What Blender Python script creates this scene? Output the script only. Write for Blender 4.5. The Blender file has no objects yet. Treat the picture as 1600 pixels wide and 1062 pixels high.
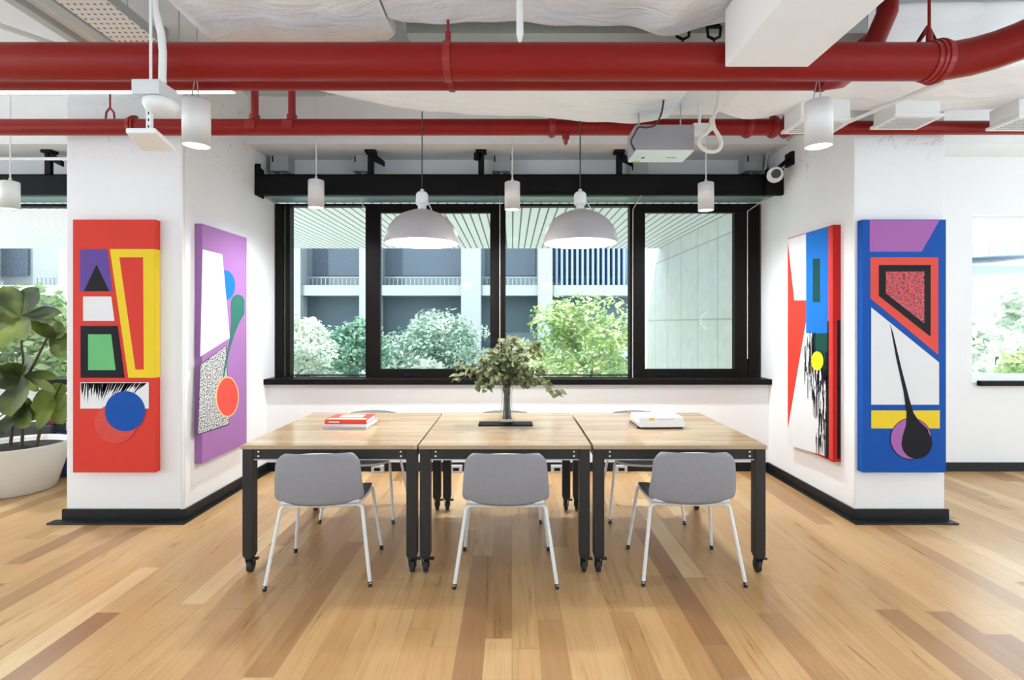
import bpy, math, random
from mathutils import Vector, Matrix, Euler

# ------------------------------------------------------------------ camera, sky, sun, exposure
SC = bpy.context.scene
COL = SC.collection
F = 810.0            # focal length in pixels of the 1600x1062 frame
CX, CY, CH = 800.0, 505.0, 1.48
cam_d = bpy.data.cameras.new('camera'); cam = bpy.data.objects.new('camera', cam_d); COL.objects.link(cam)
cam.location = (0, 0, CH); cam.rotation_euler = (math.radians(90), 0, 0)
cam_d.sensor_width = 36; cam_d.lens = F/1600*36; cam_d.shift_y = (CY-531)/1600; cam_d.clip_end = 300
SC.camera = cam
SC.view_settings.view_transform = 'Standard'; SC.view_settings.look = 'None'
SC.view_settings.gamma = 1; SC.view_settings.use_curve_mapping = False
SC.view_settings.exposure = 0.30
wd = bpy.data.worlds.new('sky'); SC.world = wd; wd.use_nodes = True
bg = wd.node_tree.nodes['Background']; bg.inputs[0].default_value = (0.82, 0.92, 1.0, 1); bg.inputs[1].default_value = 3.5
sun_d = bpy.data.lights.new('sun', 'SUN'); sun = bpy.data.objects.new('sun', sun_d); COL.objects.link(sun)
sun_d.energy = 6.0; sun_d.angle = math.radians(2); sun_d.color = (1, .97, .9)
sun.rotation_euler = Vector((0.35, 0.55, -0.85)).to_track_quat('-Z', 'Y').to_euler()
sun.location = (0, -3, 8)
FILL_LAMP = 27.0           # watts of each fill globe added behind the camera

def P(px, py, Y):
    return Vector(((px-CX)*Y/F, Y, CH-(py-CY)*Y/F))
def WX(px, Y): return (px-CX)*Y/F
def WZ(py, Y): return CH-(py-CY)*Y/F

# ------------------------------------------------------------------ mesh helpers
class MB:
    def __init__(s, org=(0, 0, 0)):
        s.v = []; s.f = []; s.m = []; s.o = Vector(org); s.sm = []
    def add(s, vs, fs, mi=0, smooth=False):
        b = len(s.v)
        s.v += [Vector(v)-s.o for v in vs]
        for f in fs:
            s.f.append([i+b for i in f]); s.m.append(mi); s.sm.append(smooth)
        return s
    def box(s, x0, x1, y0, y1, z0, z1, mi=0):
        vs = [(x, y, z) for x in (x0, x1) for y in (y0, y1) for z in (z0, z1)]
        return s.add(vs, [(0, 1, 3, 2), (4, 6, 7, 5), (0, 4, 5, 1), (2, 3, 7, 6), (0, 2, 6, 4), (1, 5, 7, 3)], mi)
    def tube(s, pts, r, n=10, mi=0, cap=True):
        pts = [Vector(p) for p in pts]; N = len(pts)
        rs = r if isinstance(r, (list, tuple)) else [r]*N
        t0 = (pts[1]-pts[0]).normalized()
        a = Vector((0, 0, 1)) if abs(t0.z) < .9 else Vector((1, 0, 0))
        u = t0.cross(a).normalized(); vs = []
        for i, p in enumerate(pts):
            if i == 0: t = t0
            elif i == N-1: t = (pts[i]-pts[i-1]).normalized()
            else: t = ((pts[i]-pts[i-1]).normalized()+(pts[i+1]-pts[i]).normalized()).normalized()
            u = (u-t*u.dot(t)).normalized(); w = t.cross(u)
            for k in range(n):
                an = 2*math.pi*k/n
                vs.append(p+(u*math.cos(an)+w*math.sin(an))*rs[i])
        fs = [(i*n+k, i*n+(k+1) % n, (i+1)*n+(k+1) % n, (i+1)*n+k) for i in range(N-1) for k in range(n)]
        s.add(vs, fs, mi, True)
        if cap:
            s.add(vs[:n], [tuple(reversed(range(n)))], mi); s.add(vs[-n:], [tuple(range(n))], mi)
        return s
    def smooth_tube(s, pts, r, n=10, sub=5):
        pts = [Vector(p) for p in pts]; q = [pts[0]]+pts+[pts[-1]]; out = []
        for i in range(1, len(q)-2):
            for k in range(sub):
                t = k/sub; a, b, c, d = q[i-1:i+3]
                out.append(.5*((2*b)+(c-a)*t+(2*a-5*b+4*c-d)*t*t+(3*b-a-3*c+d)*t**3))
        return s.tube(out+[pts[-1]], r, n)
    def lathe(s, prof, c=(0, 0, 0), n=32, mi=0, smooth=True, axis='z'):
        vs = []
        for r, z in prof:
            for k in range(n):
                an = 2*math.pi*k/n
                q = (r*math.cos(an), r*math.sin(an), z)
                if axis == 'y': q = (q[0], z, q[1])
                if axis == 'x': q = (z, q[0], q[1])
                vs.append(Vector(q)+Vector(c))
        fs = [(i*n+k, i*n+(k+1) % n, (i+1)*n+(k+1) % n, (i+1)*n+k) for i in range(len(prof)-1) for k in range(n)]
        return s.add(vs, fs, mi, smooth)
    def prism(s, poly, d, mi=0):
        """poly: 3-D points, d: extrusion vector"""
        n = len(poly); a = [Vector(p) for p in poly]; b = [p+Vector(d) for p in a]
        return s.add(a+b, [tuple(range(n)), tuple(range(2*n-1, n-1, -1))]+[(i, i+n, (i+1) % n+n, (i+1) % n) for i in range(n)], mi)
    def build(s, name, mats, parent=None, bevel=0, loc=None):
        me = bpy.data.meshes.new(name)
        me.from_pydata([tuple(v) for v in s.v], [], s.f)
        if not isinstance(mats, (list, tuple)): mats = [mats]
        for m in mats: me.materials.append(m)
        me.polygons.foreach_set('material_index', s.m)
        me.polygons.foreach_set('use_smooth', s.sm)
        me.update()
        o = bpy.data.objects.new(name, me); COL.objects.link(o)
        if parent: o.parent = parent
        else: o.location = s.o
        if bevel:
            b = o.modifiers.new('bevel', 'BEVEL'); b.width = bevel; b.segments = 2; b.limit_method = 'ANGLE'
            b.angle_limit = math.radians(50)
        return o

def tag(o, label=None, cat=None, group=None, kind=None):
    if label: o['label'] = label
    if cat: o['category'] = cat
    if group: o['group'] = group
    if kind: o['kind'] = kind
    return o
def empty(name, loc, label, cat, group=None, rz=0):
    o = bpy.data.objects.new(name, None); COL.objects.link(o); o.location = loc; o.rotation_euler = (0, 0, rz)
    o.empty_display_size = .1
    return tag(o, label, cat, group)
KIDS = {}
def copy_tree(o, label, loc=None, rz=None, parent=None):
    c = o.copy(); COL.objects.link(c)
    if parent: c.parent = parent
    else:
        c['label'] = label
        if loc is not None: c.location = loc
        if rz is not None: c.rotation_euler = (0, 0, rz)
    for ch in [k for k in list(COL.objects) if k.parent == o]:
        copy_tree(ch, None, parent=c)
    return c

# ------------------------------------------------------------------ materials
def mat(name, col, rough=.5, metal=0, bump=0, bscale=60, var=0, vscale=3, emis=None, spec=.5, coat=0):
    m = bpy.data.materials.new(name); m.use_nodes = True; nt = m.node_tree; b = nt.nodes['Principled BSDF']
    b.inputs['Base Color'].default_value = (*col, 1); b.inputs['Roughness'].default_value = rough
    b.inputs['Metallic'].default_value = metal; b.inputs['Specular IOR Level'].default_value = spec
    b.inputs['Coat Weight'].default_value = coat
    tc = nt.nodes.new('ShaderNodeTexCoord')
    ns = nt.nodes.new('ShaderNodeTexNoise'); ns.inputs['Scale'].default_value = vscale; ns.inputs['Detail'].default_value = 4
    nt.links.new(tc.outputs['Object'], ns.inputs['Vector'])
    mx = nt.nodes.new('ShaderNodeMix'); mx.data_type = 'RGBA'
    v = var if var else .04
    mx.inputs[6].default_value = (*[c*(1-v) for c in col], 1); mx.inputs[7].default_value = (*[min(1, c*(1+v)) for c in col], 1)
    nt.links.new(ns.outputs['Fac'], mx.inputs[0]); nt.links.new(mx.outputs[2], b.inputs['Base Color'])
    if bump:
        n2 = nt.nodes.new('ShaderNodeTexNoise'); n2.inputs['Scale'].default_value = bscale; n2.inputs['Detail'].default_value = 5
        nt.links.new(tc.outputs['Object'], n2.inputs['Vector'])
        bp = nt.nodes.new('ShaderNodeBump'); bp.inputs['Strength'].default_value = bump; bp.inputs['Distance'].default_value = .01
        nt.links.new(n2.outputs['Fac'], bp.inputs['Height']); nt.links.new(bp.outputs[0], b.inputs['Normal'])
    if emis:
        b.inputs['Emission Color'].default_value = (*emis[:3], 1); b.inputs['Emission Strength'].default_value = emis[3]
    return m
def N(nt, t, **kw):
    n = nt.nodes.new(t)
    for k, v in kw.items():
        if k.startswith('i_'):
            n.inputs[int(k[2:])].default_value = v
        else: setattr(n, k, v)
    return n
def M_(nt, op, a, b=None, c=None):
    n = nt.nodes.new('ShaderNodeMath'); n.operation = op
    for i, x in enumerate((a, b, c)):
        if x is None: continue
        if isinstance(x, (int, float)): n.inputs[i].default_value = x
        else: nt.links.new(x, n.inputs[i])
    return n.outputs[0]
def mixc(nt, fac, a, b, mode='MIX'):
    n = nt.nodes.new('ShaderNodeMix'); n.data_type = 'RGBA'; n.blend_type = mode
    for i, x in ((0, fac), (6, a), (7, b)):
        if isinstance(x, (int, float)): n.inputs[i].default_value = x
        elif isinstance(x, tuple): n.inputs[i].default_value = (*x, 1)
        else: nt.links.new(x, n.inputs[i])
    return n.outputs[2]
def ramp(nt, fac, stops):
    n = nt.nodes.new('ShaderNodeValToRGB'); e = n.color_ramp.elements
    while len(e) < len(stops): e.new(.5)
    for el, (p, c) in zip(e, stops): el.position = p; el.color = (*c, 1)
    nt.links.new(fac, n.inputs[0]); return n.outputs[0]

def wood_planks(name, stops, plank_w, plank_l, along='Y', rough=.33, knots=True, gap=.45):
    m = bpy.data.materials.new(name); m.use_nodes = True; nt = m.node_tree; b = nt.nodes['Principled BSDF']
    geo = N(nt, 'ShaderNodeTexCoord'); sp = N(nt, 'ShaderNodeSeparateXYZ'); nt.links.new(geo.outputs['Object'], sp.inputs[0])
    A, B = (sp.outputs[0], sp.outputs[1]) if along == 'Y' else (sp.outputs[1], sp.outputs[0])
    rowf = M_(nt, 'DIVIDE', A, plank_w); row = M_(nt, 'FLOOR', rowf); rfr = M_(nt, 'FRACT', rowf)
    wn = N(nt, 'ShaderNodeTexWhiteNoise', noise_dimensions='1D'); nt.links.new(row, wn.inputs['W'])
    off = M_(nt, 'MULTIPLY', wn.outputs['Value'], 7.3)
    colf = M_(nt, 'ADD', M_(nt, 'DIVIDE', B, plank_l), off); ci = M_(nt, 'FLOOR', colf); cfr = M_(nt, 'FRACT', colf)
    cb = N(nt, 'ShaderNodeCombineXYZ'); nt.links.new(row, cb.inputs[0]); nt.links.new(ci, cb.inputs[1])
    w2 = N(nt, 'ShaderNodeTexWhiteNoise', noise_dimensions='3D'); nt.links.new(cb.outputs[0], w2.inputs['Vector'])
    tone = ramp(nt, w2.outputs['Value'], stops)
    # grain
    gx = M_(nt, 'MULTIPLY', A, 16); gy = M_(nt, 'MULTIPLY', B, 1.1); gz = M_(nt, 'MULTIPLY', w2.outputs['Value'], 37)
    gc = N(nt, 'ShaderNodeCombineXYZ'); nt.links.new(gx, gc.inputs[0]); nt.links.new(gy, gc.inputs[1]); nt.links.new(gz, gc.inputs[2])
    n1 = N(nt, 'ShaderNodeTexNoise'); n1.inputs['Scale'].default_value = 1.0; n1.inputs['Detail'].default_value = 6
    n1.inputs['Roughness'].default_value = .62; n1.inputs['Distortion'].default_value = 1.6; nt.links.new(gc.outputs[0], n1.inputs['Vector'])
    g = ramp(nt, n1.outputs['Fac'], [(0.28, (.66, .56, .46)), (.45, (.93, .9, .86)), (.6, (1, 1, 1)), (.8, (.86, .8, .73))])
    c = mixc(nt, .75, tone, g, 'MULTIPLY')
    gx2 = M_(nt, 'MULTIPLY', A, 120); gy2 = M_(nt, 'MULTIPLY', B, 3)
    gc2 = N(nt, 'ShaderNodeCombineXYZ'); nt.links.new(gx2, gc2.inputs[0]); nt.links.new(gy2, gc2.inputs[1]); nt.links.new(gz, gc2.inputs[2])
    n3 = N(nt, 'ShaderNodeTexNoise'); n3.inputs['Scale'].default_value = 1.0; n3.inputs['Detail'].default_value = 3; nt.links.new(gc2.outputs[0], n3.inputs['Vector'])
    g3 = ramp(nt, n3.outputs['Fac'], [(.3, (.86, .82, .78)), (.55, (1, 1, 1))])
    c = mixc(nt, .5, c, g3, 'MULTIPLY')
    if knots:
        kc = N(nt, 'ShaderNodeCombineXYZ'); nt.links.new(M_(nt, 'MULTIPLY', A, 3.2), kc.inputs[0]); nt.links.new(M_(nt, 'MULTIPLY', B, 1.7), kc.inputs[1])
        vo = N(nt, 'ShaderNodeTexVoronoi'); vo.inputs['Scale'].default_value = 1.0; nt.links.new(kc.outputs[0], vo.inputs['Vector'])
        keep = M_(nt, 'GREATER_THAN', N_sep(nt, vo.outputs['Color']), .62)
        kn = N(nt, 'ShaderNodeTexNoise'); kn.inputs['Scale'].default_value = 30; nt.links.new(geo.outputs['Object'], kn.inputs['Vector'])
        dd = M_(nt, 'ADD', vo.outputs['Distance'], M_(nt, 'MULTIPLY', M_(nt, 'SUBTRACT', kn.outputs['Fac'], .5), .06))
        kk = ramp(nt, dd, [(0.0, (1, 1, 1)), (.03, (.75, .75, .75)), (.11, (.12, .12, .12)), (.16, (0, 0, 0))])
        kf = M_(nt, 'MULTIPLY', M_(nt, 'MULTIPLY', kk, keep), .8)
        c = mixc(nt, kf, c, (.16, .075, .03))
    # joints
    e1 = M_(nt, 'MINIMUM', rfr, M_(nt, 'SUBTRACT', 1, rfr)); e2 = M_(nt, 'MINIMUM', cfr, M_(nt, 'SUBTRACT', 1, cfr))
    j1 = M_(nt, 'LESS_THAN', e1, .0011/plank_w); j2 = M_(nt, 'LESS_THAN', e2, .0012/plank_l)
    j = M_(nt, 'MULTIPLY', M_(nt, 'MAXIMUM', j1, j2), gap)
    c = mixc(nt, j, c, (.2, .11, .05))
    nt.links.new(c, b.inputs['Base Color'])
    rr = M_(nt, 'ADD', M_(nt, 'MULTIPLY', n1.outputs['Fac'], .16), rough-.08); nt.links.new(rr, b.inputs['Roughness'])
    bp = N(nt, 'ShaderNodeBump'); bp.inputs['Strength'].default_value = .12; bp.inputs['Distance'].default_value = .002
    nt.links.new(n3.outputs['Fac'], bp.inputs['Height']); nt.links.new(bp.outputs[0], b.inputs['Normal'])
    return m
def N_sep(nt, colsock):
    s = nt.nodes.new('ShaderNodeSeparateColor'); nt.links.new(colsock, s.inputs[0]); return s.outputs[0]

def plaster(name, col, chips=True):
    m = bpy.data.materials.new(name); m.use_nodes = True; nt = m.node_tree; b = nt.nodes['Principled BSDF']
    b.inputs['Roughness'].default_value = .75; b.inputs['Specular IOR Level'].default_value = .3
    g = N(nt, 'ShaderNodeNewGeometry')
    n1 = N(nt, 'ShaderNodeTexNoise'); n1.inputs['Scale'].default_value = 1.7; n1.inputs['Detail'].default_value = 5; nt.links.new(g.outputs['Position'], n1.inputs['Vector'])
    c = mixc(nt, n1.outputs['Fac'], tuple(x*.96 for x in col), tuple(min(1, x*1.02) for x in col))
    n2 = N(nt, 'ShaderNodeTexNoise'); n2.inputs['Scale'].default_value = 11; n2.inputs['Detail'].default_value = 8; n2.inputs['Roughness'].default_value = .7
    nt.links.new(g.outputs['Position'], n2.inputs['Vector'])
    if chips:
        sp = N(nt, 'ShaderNodeSeparateXYZ'); nt.links.new(g.outputs['Position'], sp.inputs[0])
        z = sp.outputs[2]
        band = M_(nt, 'SUBTRACT', 1, M_(nt, 'MINIMUM', 1, M_(nt, 'MULTIPLY', M_(nt, 'ABSOLUTE', M_(nt, 'SUBTRACT', z, 2.86)), 4.5)))
        up = M_(nt, 'MULTIPLY', M_(nt, 'GREATER_THAN', z, 2.86), .75)
        band = M_(nt, 'MAXIMUM', band, up)
        vo = N(nt, 'ShaderNodeTexVoronoi', feature='DISTANCE_TO_EDGE'); vo.inputs['Scale'].default_value = 4.2
        dn = N(nt, 'ShaderNodeVectorMath', operation='MULTIPLY_ADD'); nt.links.new(n2.outputs['Color'], dn.inputs[0]); dn.inputs[1].default_value = (.35, .35, .35)
        nt.links.new(g.outputs['Position'], dn.inputs[2]); nt.links.new(dn.outputs[0], vo.inputs['Vector'])
        line = M_(nt, 'LESS_THAN', vo.outputs['Distance'], .018)
        gate = M_(nt, 'GREATER_THAN', n2.outputs['Fac'], .56)
        fac = M_(nt, 'MULTIPLY', M_(nt, 'MULTIPLY', line, gate), M_(nt, 'MULTIPLY', band, .55))
        c = mixc(nt, fac, c, (.22, .2, .19))
    nt.links.new(c, b.inputs['Base Color'])
    bp = N(nt, 'ShaderNodeBump'); bp.inputs['Strength'].default_value = .15; bp.inputs['Distance'].default_value = .01
    nt.links.new(n2.outputs['Fac'], bp.inputs['Height']); nt.links.new(bp.outputs[0], b.inputs['Normal'])
    return m

def wrap_mat(name, col):
    m = mat(name, col, .6, var=.03)
    nt = m.node_tree; b = nt.nodes['Principled BSDF']; tc = [n for n in nt.nodes if n.type == 'TEX_COORD'][0]
    mp = N(nt, 'ShaderNodeMapping'); mp.inputs['Scale'].default_value = (1.2, 3.0, 2.0); nt.links.new(tc.outputs['Object'], mp.inputs[0])
    n1 = N(nt, 'ShaderNodeTexNoise'); n1.inputs['Scale'].default_value = 2.2; n1.inputs['Detail'].default_value = 5; n1.inputs['Distortion'].default_value = 1.2
    nt.links.new(mp.outputs[0], n1.inputs['Vector'])
    bp = N(nt, 'ShaderNodeBump'); bp.inputs['Strength'].default_value = .5; bp.inputs['Distance'].default_value = .05
    nt.links.new(n1.outputs['Fac'], bp.inputs['Height']); nt.links.new(bp.outputs[0], b.inputs['Normal'])
    return m

def glass_mat(name, refl=.08, tint=(1, 1, 1)):
    m = bpy.data.materials.new(name); m.use_nodes = True; nt = m.node_tree; nt.nodes.clear()
    o = N(nt, 'ShaderNodeOutputMaterial'); t = N(nt, 'ShaderNodeBsdfTransparent'); g = N(nt, 'ShaderNodeBsdfGlossy')
    t.inputs[0].default_value = (*tint, 1); g.inputs['Roughness'].default_value = .02
    fr = N(nt, 'ShaderNodeFresnel'); ge = N(nt, 'ShaderNodeNewGeometry')
    nt.links.new(M_(nt, 'ADD', M_(nt, 'MULTIPLY', ge.outputs['Backfacing'], 1/1.45-1.45), 1.45), fr.inputs[0])
    f = M_(nt, 'MULTIPLY', fr.outputs[0], refl*10)
    mx = N(nt, 'ShaderNodeMixShader'); nt.links.new(f, mx.inputs[0]); nt.links.new(t.outputs[0], mx.inputs[1]); nt.links.new(g.outputs[0], mx.inputs[2])
    nt.links.new(mx.outputs[0], o.inputs[0]); return m

def speckle(name, a, b_, scale, thr=.5):
    m = bpy.data.materials.new(name); m.use_nodes = True; nt = m.node_tree; b = nt.nodes['Principled BSDF']
    b.inputs['Roughness'].default_value = .6
    tc = N(nt, 'ShaderNodeTexCoord'); n1 = N(nt, 'ShaderNodeTexNoise'); n1.inputs['Scale'].default_value = scale; n1.inputs['Detail'].default_value = 2
    nt.links.new(tc.outputs['Object'], n1.inputs['Vector'])
    nt.links.new(mixc(nt, M_(nt, 'GREATER_THAN', n1.outputs['Fac'], thr), a, b_), b.inputs['Base Color']); return m

def foliage_mat(name, c1, c2, scale=2.0, trans=.25):
    m = bpy.data.materials.new(name); m.use_nodes = True; nt = m.node_tree; b = nt.nodes['Principled BSDF']
    b.inputs['Roughness'].default_value = .5
    g = N(nt, 'ShaderNodeNewGeometry'); n1 = N(nt, 'ShaderNodeTexNoise'); n1.inputs['Scale'].default_value = scale; n1.inputs['Detail'].default_value = 4
    nt.links.new(g.outputs['Position'], n1.inputs['Vector'])
    c = ramp(nt, n1.outputs['Fac'], [(.35, c1), (.65, c2)])
    nt.links.new(c, b.inputs['Base Color'])
    tr = N(nt, 'ShaderNodeBsdfTranslucent'); nt.links.new(c, tr.inputs[0])
    mx = N(nt, 'ShaderNodeMixShader'); mx.inputs[0].default_value = trans
    o = nt.nodes['Material Output']; nt.links.new(b.outputs[0], mx.inputs[1]); nt.links.new(tr.outputs[0], mx.inputs[2]); nt.links.new(mx.outputs[0], o.inputs[0])
    return m

floor_m = wood_planks('oak_floor', [(0, (.33, .17, .08)), (.12, (.43, .24, .10)), (.3, (.56, .335, .14)), (.8, (.61, .385, .175)), (1, (.74, .53, .28))], .125, 1.35, 'Y', rough=.30)
top_m = wood_planks('oak_table_top', [(0, (.47, .335, .20)), (.5, (.54, .40, .255)), (1, (.60, .47, .32))], .045, .9, 'X', rough=.19, knots=False, gap=.25)
wall_m = plaster('white_plaster', (.89, .895, .905))
wallp_m = plaster('white_plaster_plain', (.88, .885, .895), False)
conc_m = mat('painted_concrete', (.82, .83, .84), .8, bump=.3, bscale=12, var=.08, vscale=2)
black_m = mat('black_paint', (.006, .006, .007), .5, spec=.15)
frame_m = mat('black_window_frame', (.007, .005, .005), .45, spec=.12)
base_m = mat('black_skirting', (.008, .010, .012), .4, spec=.3)
steel_m = mat('dark_grey_steel', (.028, .026, .025), .45, spec=.3)
white_m = mat('white_metal', (.80, .80, .79), .4)
wrap_m = wrap_mat('white_wrap', (.89, .90, .91))
red_m = mat('red_pipe_paint', (.24, .010, .008), .34, var=.12, vscale=2, spec=.2)
red2_m = mat('red_fitting_paint', (.28, .011, .009), .35, var=.15, vscale=9, bump=.2, bscale=30)
grey_m = mat('grey_box', (.45, .46, .47), .5)
zinc_m = mat('zinc_strut', (.45, .48, .47), .4, metal=.3)
teal_m = mat('teal_head_lining', (.22, .34, .34), .3)
glass_m = glass_mat('window_glass', .02, (.96, .99, .98))
vase_gm = glass_mat('vase_glass', .07, (.93, .96, .95))
fabric_m = mat('grey_chair_fabric', (.31, .305, .33), .85, bump=.5, bscale=250, var=.06, vscale=40)
inner_m = mat('pale_grey_chair_fabric', (.50, .50, .52), .85, bump=.3, bscale=250, var=.06, vscale=40)
seat_m = mat('blue_grey_seat_fabric', (.17, .19, .215), .85, bump=.4, bscale=250, var=.08, vscale=40)
rim_m = mat('pale_shell_edge', (.72, .72, .73), .5)
rubber_m = mat('black_rubber', (.015, .015, .015), .6)
chrome_m = mat('bright_bolt', (.75, .75, .75), .25, metal=.8)
shade_m = mat('grey_lamp_shade', (.42, .40, .41), .45)
shadein_m = mat('white_shade_inside', (.9, .88, .84), .5)
glow_m = mat('lamp_glow', (1, 1, 1), .5, emis=(1, .93, .82, 5))
glowc_m = mat('downlight_glow', (1, 1, 1), .5, emis=(1, .98, .95, 6))
black_cord = mat('black_cord', (.03, .03, .03), .6)

# ================================================================== ROOM SHELL
XL, XR = -2.46, 2.575          # inner side faces of the two wall blocks
YF = 3.9                        # their front faces
YB = 5.2                        # wall under the windows
def struct(mb, name, m, bevel=0):
    o = mb.build(name, m, bevel=bevel); o['kind'] = 'structure'; return o
RX0, RX1, RY0 = -8.0, 8.0, -5.0
struct(MB().box(RX0, RX1, 1.6, 5.45, -.12, 0), 'floor', floor_m)
struct(MB().box(RX0, RX1, RY0, 1.6, -.12, 0), 'floor', mat('pale_bounce_floor', (.76, .77, .78), .95, var=.05, vscale=30))  # unseen pale floor, added to bounce neutral light up to the ducts
struct(MB().box(RX0, RX1, RY0, 5.6, 3.6, 3.8), 'ceiling', conc_m)
def open_wall(name, a0, a1, put, top=3.2):  # unseen side walls, their openings added to let sky light in
    w = MB(); put(w, a0, a1, -.1, .5); put(w, a0, a1, top, 3.6); n = 5
    for k in range(n+1):
        c = a0+(a1-a0)*k/n; put(w, max(a0, c-.12), min(a1, c+.12), .5, top)
    struct(w, name, wallp_m)
open_wall('wall_left', RY0, 5.6, lambda w, a, b, c, d: w.box(RX0-.2, RX0, a, b, c, d))
open_wall('wall_right', RY0, 5.6, lambda w, a, b, c, d: w.box(RX1, RX1+.2, a, b, c, d))
struct(MB().box(RX0, RX1, RY0-.2, RY0, -.1, 3.6), 'wall_rear', wallp_m)
PLX = -3.352; PRX = 3.255
struct(MB().box(PLX, XL, YF, 5.46, 0, 3.6), 'wall_left_pier', wall_m, .008)
struct(MB().box(XR, PRX, YF, 5.46, 0, 3.6), 'wall_right_pier', wall_m, .008)
ZS = .925                       # top of sill wall
RWX = WX(1519, 5.2)             # right bay: solid wall before its window
w = MB(); w.box(XL, XR, YB, 5.5, 0, ZS-.05)
w.box(RX0, PLX, YB, 5.5, 0, ZS-.05)
w.box(PRX, RWX, YB, 5.5, 0, 3.15); w.box(RWX, RX1, YB, 5.5, 0, .89); w.box(RWX, RX1, YB, 5.5, 2.57, 3.15)
w.box(XL, XR, 5.30, 5.5, 2.78, 3.15); w.box(RX0, PLX, 5.30, 5.5, 2.78, 3.15)
struct(w, 'wall_back', wallp_m)
struct(MB().box(XL, XR, 4.83, 5.5, 3.15, 3.6).box(RX0, PLX, 4.83, 5.5, 3.15, 3.6).box(PRX, RX1, 4.83, 5.5, 3.15, 3.6), 'trim_1', conc_m)
tr = bpy.data.objects['trim_1']; tr['label'] = 'painted concrete downstand beam above the windows'
# skirting and kerb plates
H = .088
struct(MB().box(PLX-.02, XL+.018, YF-.018, YF, 0, H).box(XL, XL+.018, YF, YB, 0, H), 'baseboard_left', base_m, .002)
struct(MB().box(XR-.018, PRX+.02, YF-.018, YF, 0, H).box(XR-.018, XR, YF, YB, 0, H), 'baseboard_right', base_m, .002)
struct(MB().box(XL+.018, XR-.018, YB-.018, YB, 0, H).box(PRX, RX1, YB-.018, YB, 0, H).box(RX0, PLX, YB-.018, YB, 0, H), 'baseboard_back', base_m, .002)
struct(MB().box(-3.42, XL+.052, 3.806, YF-.018, 0, .012).box(XL+.018, XL+.052, YF-.018, YB-.018, 0, .012), 'trim_2', base_m, .002)
struct(MB().box(XR-.052, 3.285, 3.806, YF-.018, 0, .012).box(XR-.052, XR-.018, YF-.018, YB-.018, 0, .012), 'trim_3', base_m, .002)
# thin vertical conduit strip on the corner of the left pier
struct(MB().box(WX(283, 3.89), WX(287, 3.89), 3.88, 3.9, H, 3.6), 'trim_4', white_m, .003)

# ------------------------------------------------------------------ main window
YW = 5.36
def bx_px(mb, x0, x1, y0, y1, Ya, Yb, mi=0, Yr=YW):
    return mb.box(WX(x0, Yr), WX(x1, Yr), Ya, Yb, WZ(y1, Yr), WZ(y0, Yr), mi)
win = bpy.data.objects.new('window_1', None); COL.objects.link(win); win['kind'] = 'structure'; win.location = (0, 5.4, ZS)
wo = (0, 5.4, ZS)
fr = MB(wo)
bx_px(fr, 430, 1185, 318, 321.5, YW, 5.46)       # head
bx_px(fr, 430, 442, 318, 602, YW, 5.46); bx_px(fr, 446, 453, 318, 602, YW, 5.46)
bx_px(fr, 571, 592, 318, 602, YW, 5.46); bx_px(fr, 766, 790, 318, 602, YW, 5.46)
bx_px(fr, 984, 1007, 318, 602, YW, 5.46); bx_px(fr, 1150, 1166, 318, 602, YW, 5.46); bx_px(fr, 1169, 1186, 318, 602, YW-.02, 5.46)
bx_px(fr, 453, 571, 585.5, 587, YW, 5.44); bx_px(fr, 790, 984, 585.5, 587, YW, 5.44)
bx_px(fr, 430, 1185, 590, 604, YW, 5.46)
fr.build('window_frame', frame_m, win, .002)
for (a, b, c, d) in ((571, 785, 595, 766), (986, 1166, 1007, 1146)):
    s = MB(wo); Y0, Y1 = YW-.03, YW+.03
    bx_px(s, a+4, b, 320, 333, Y0, Y1); bx_px(s, a+4, b, 576, 592, Y0, Y1)
    bx_px(s, a+4, c, 333, 576, Y0, Y1); bx_px(s, d, b, 333, 576, Y0, Y1)
    o = s.build('sash', frame_m, win, .003)
    g = MB(wo); bx_px(g, c, d, 333, 576, YW+.003, YW+.009); g.build('glass_pane', glass_m, o)
    h = MB(wo); xx = WX((c+d)/2-40, Y0)
    h.box(xx-.05, xx+.05, Y0-.012, Y0, WZ(586, YW), WZ(583, YW)); h.build('handle', black_m, o, .002)
for (a, b) in ((453, 571), (790, 984)):
    g = MB(wo); bx_px(g, a, b, 321.5, 590, YW+.04, YW+.046); g.build('glass_pane', glass_m, win)
g = MB(wo); bx_px(g, 442, 446, 318, 602, YW+.03, YW+.05); g.build('gasket_strip', mat('green_gasket', (.10, .22, .10), .4), win)
s = MB(wo); s.box(WX(412, 5.15), XR, 5.13, 5.40, WZ(601, 5.13), WZ(592.5, 5.13))
s.build('window_sill', frame_m, win, .004)
s = MB(wo); s.box(XL, XR, 5.12, 5.36, 2.727, 2.78); s.build('head_lining', teal_m, win)
# blind cords
for pts in ([(560, 303), (569, 326)], [(781, 302), (781, 588)], [(1003, 303), (989, 327), (988.5, 590)], [(1200, 308), (1168, 330), (1168, 560)]):
    Ys = [5.06, 5.28, 5.28] if len(pts) == 3 else [5.1, 5.28]
    m = MB(wo); m.tube([P(x, y, Yq) for (x, y), Yq in zip(pts, Ys)], .0045, 6); m.build('pull_cord', mat('pale_cord', (.62, .58, .5), .6), win)
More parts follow.
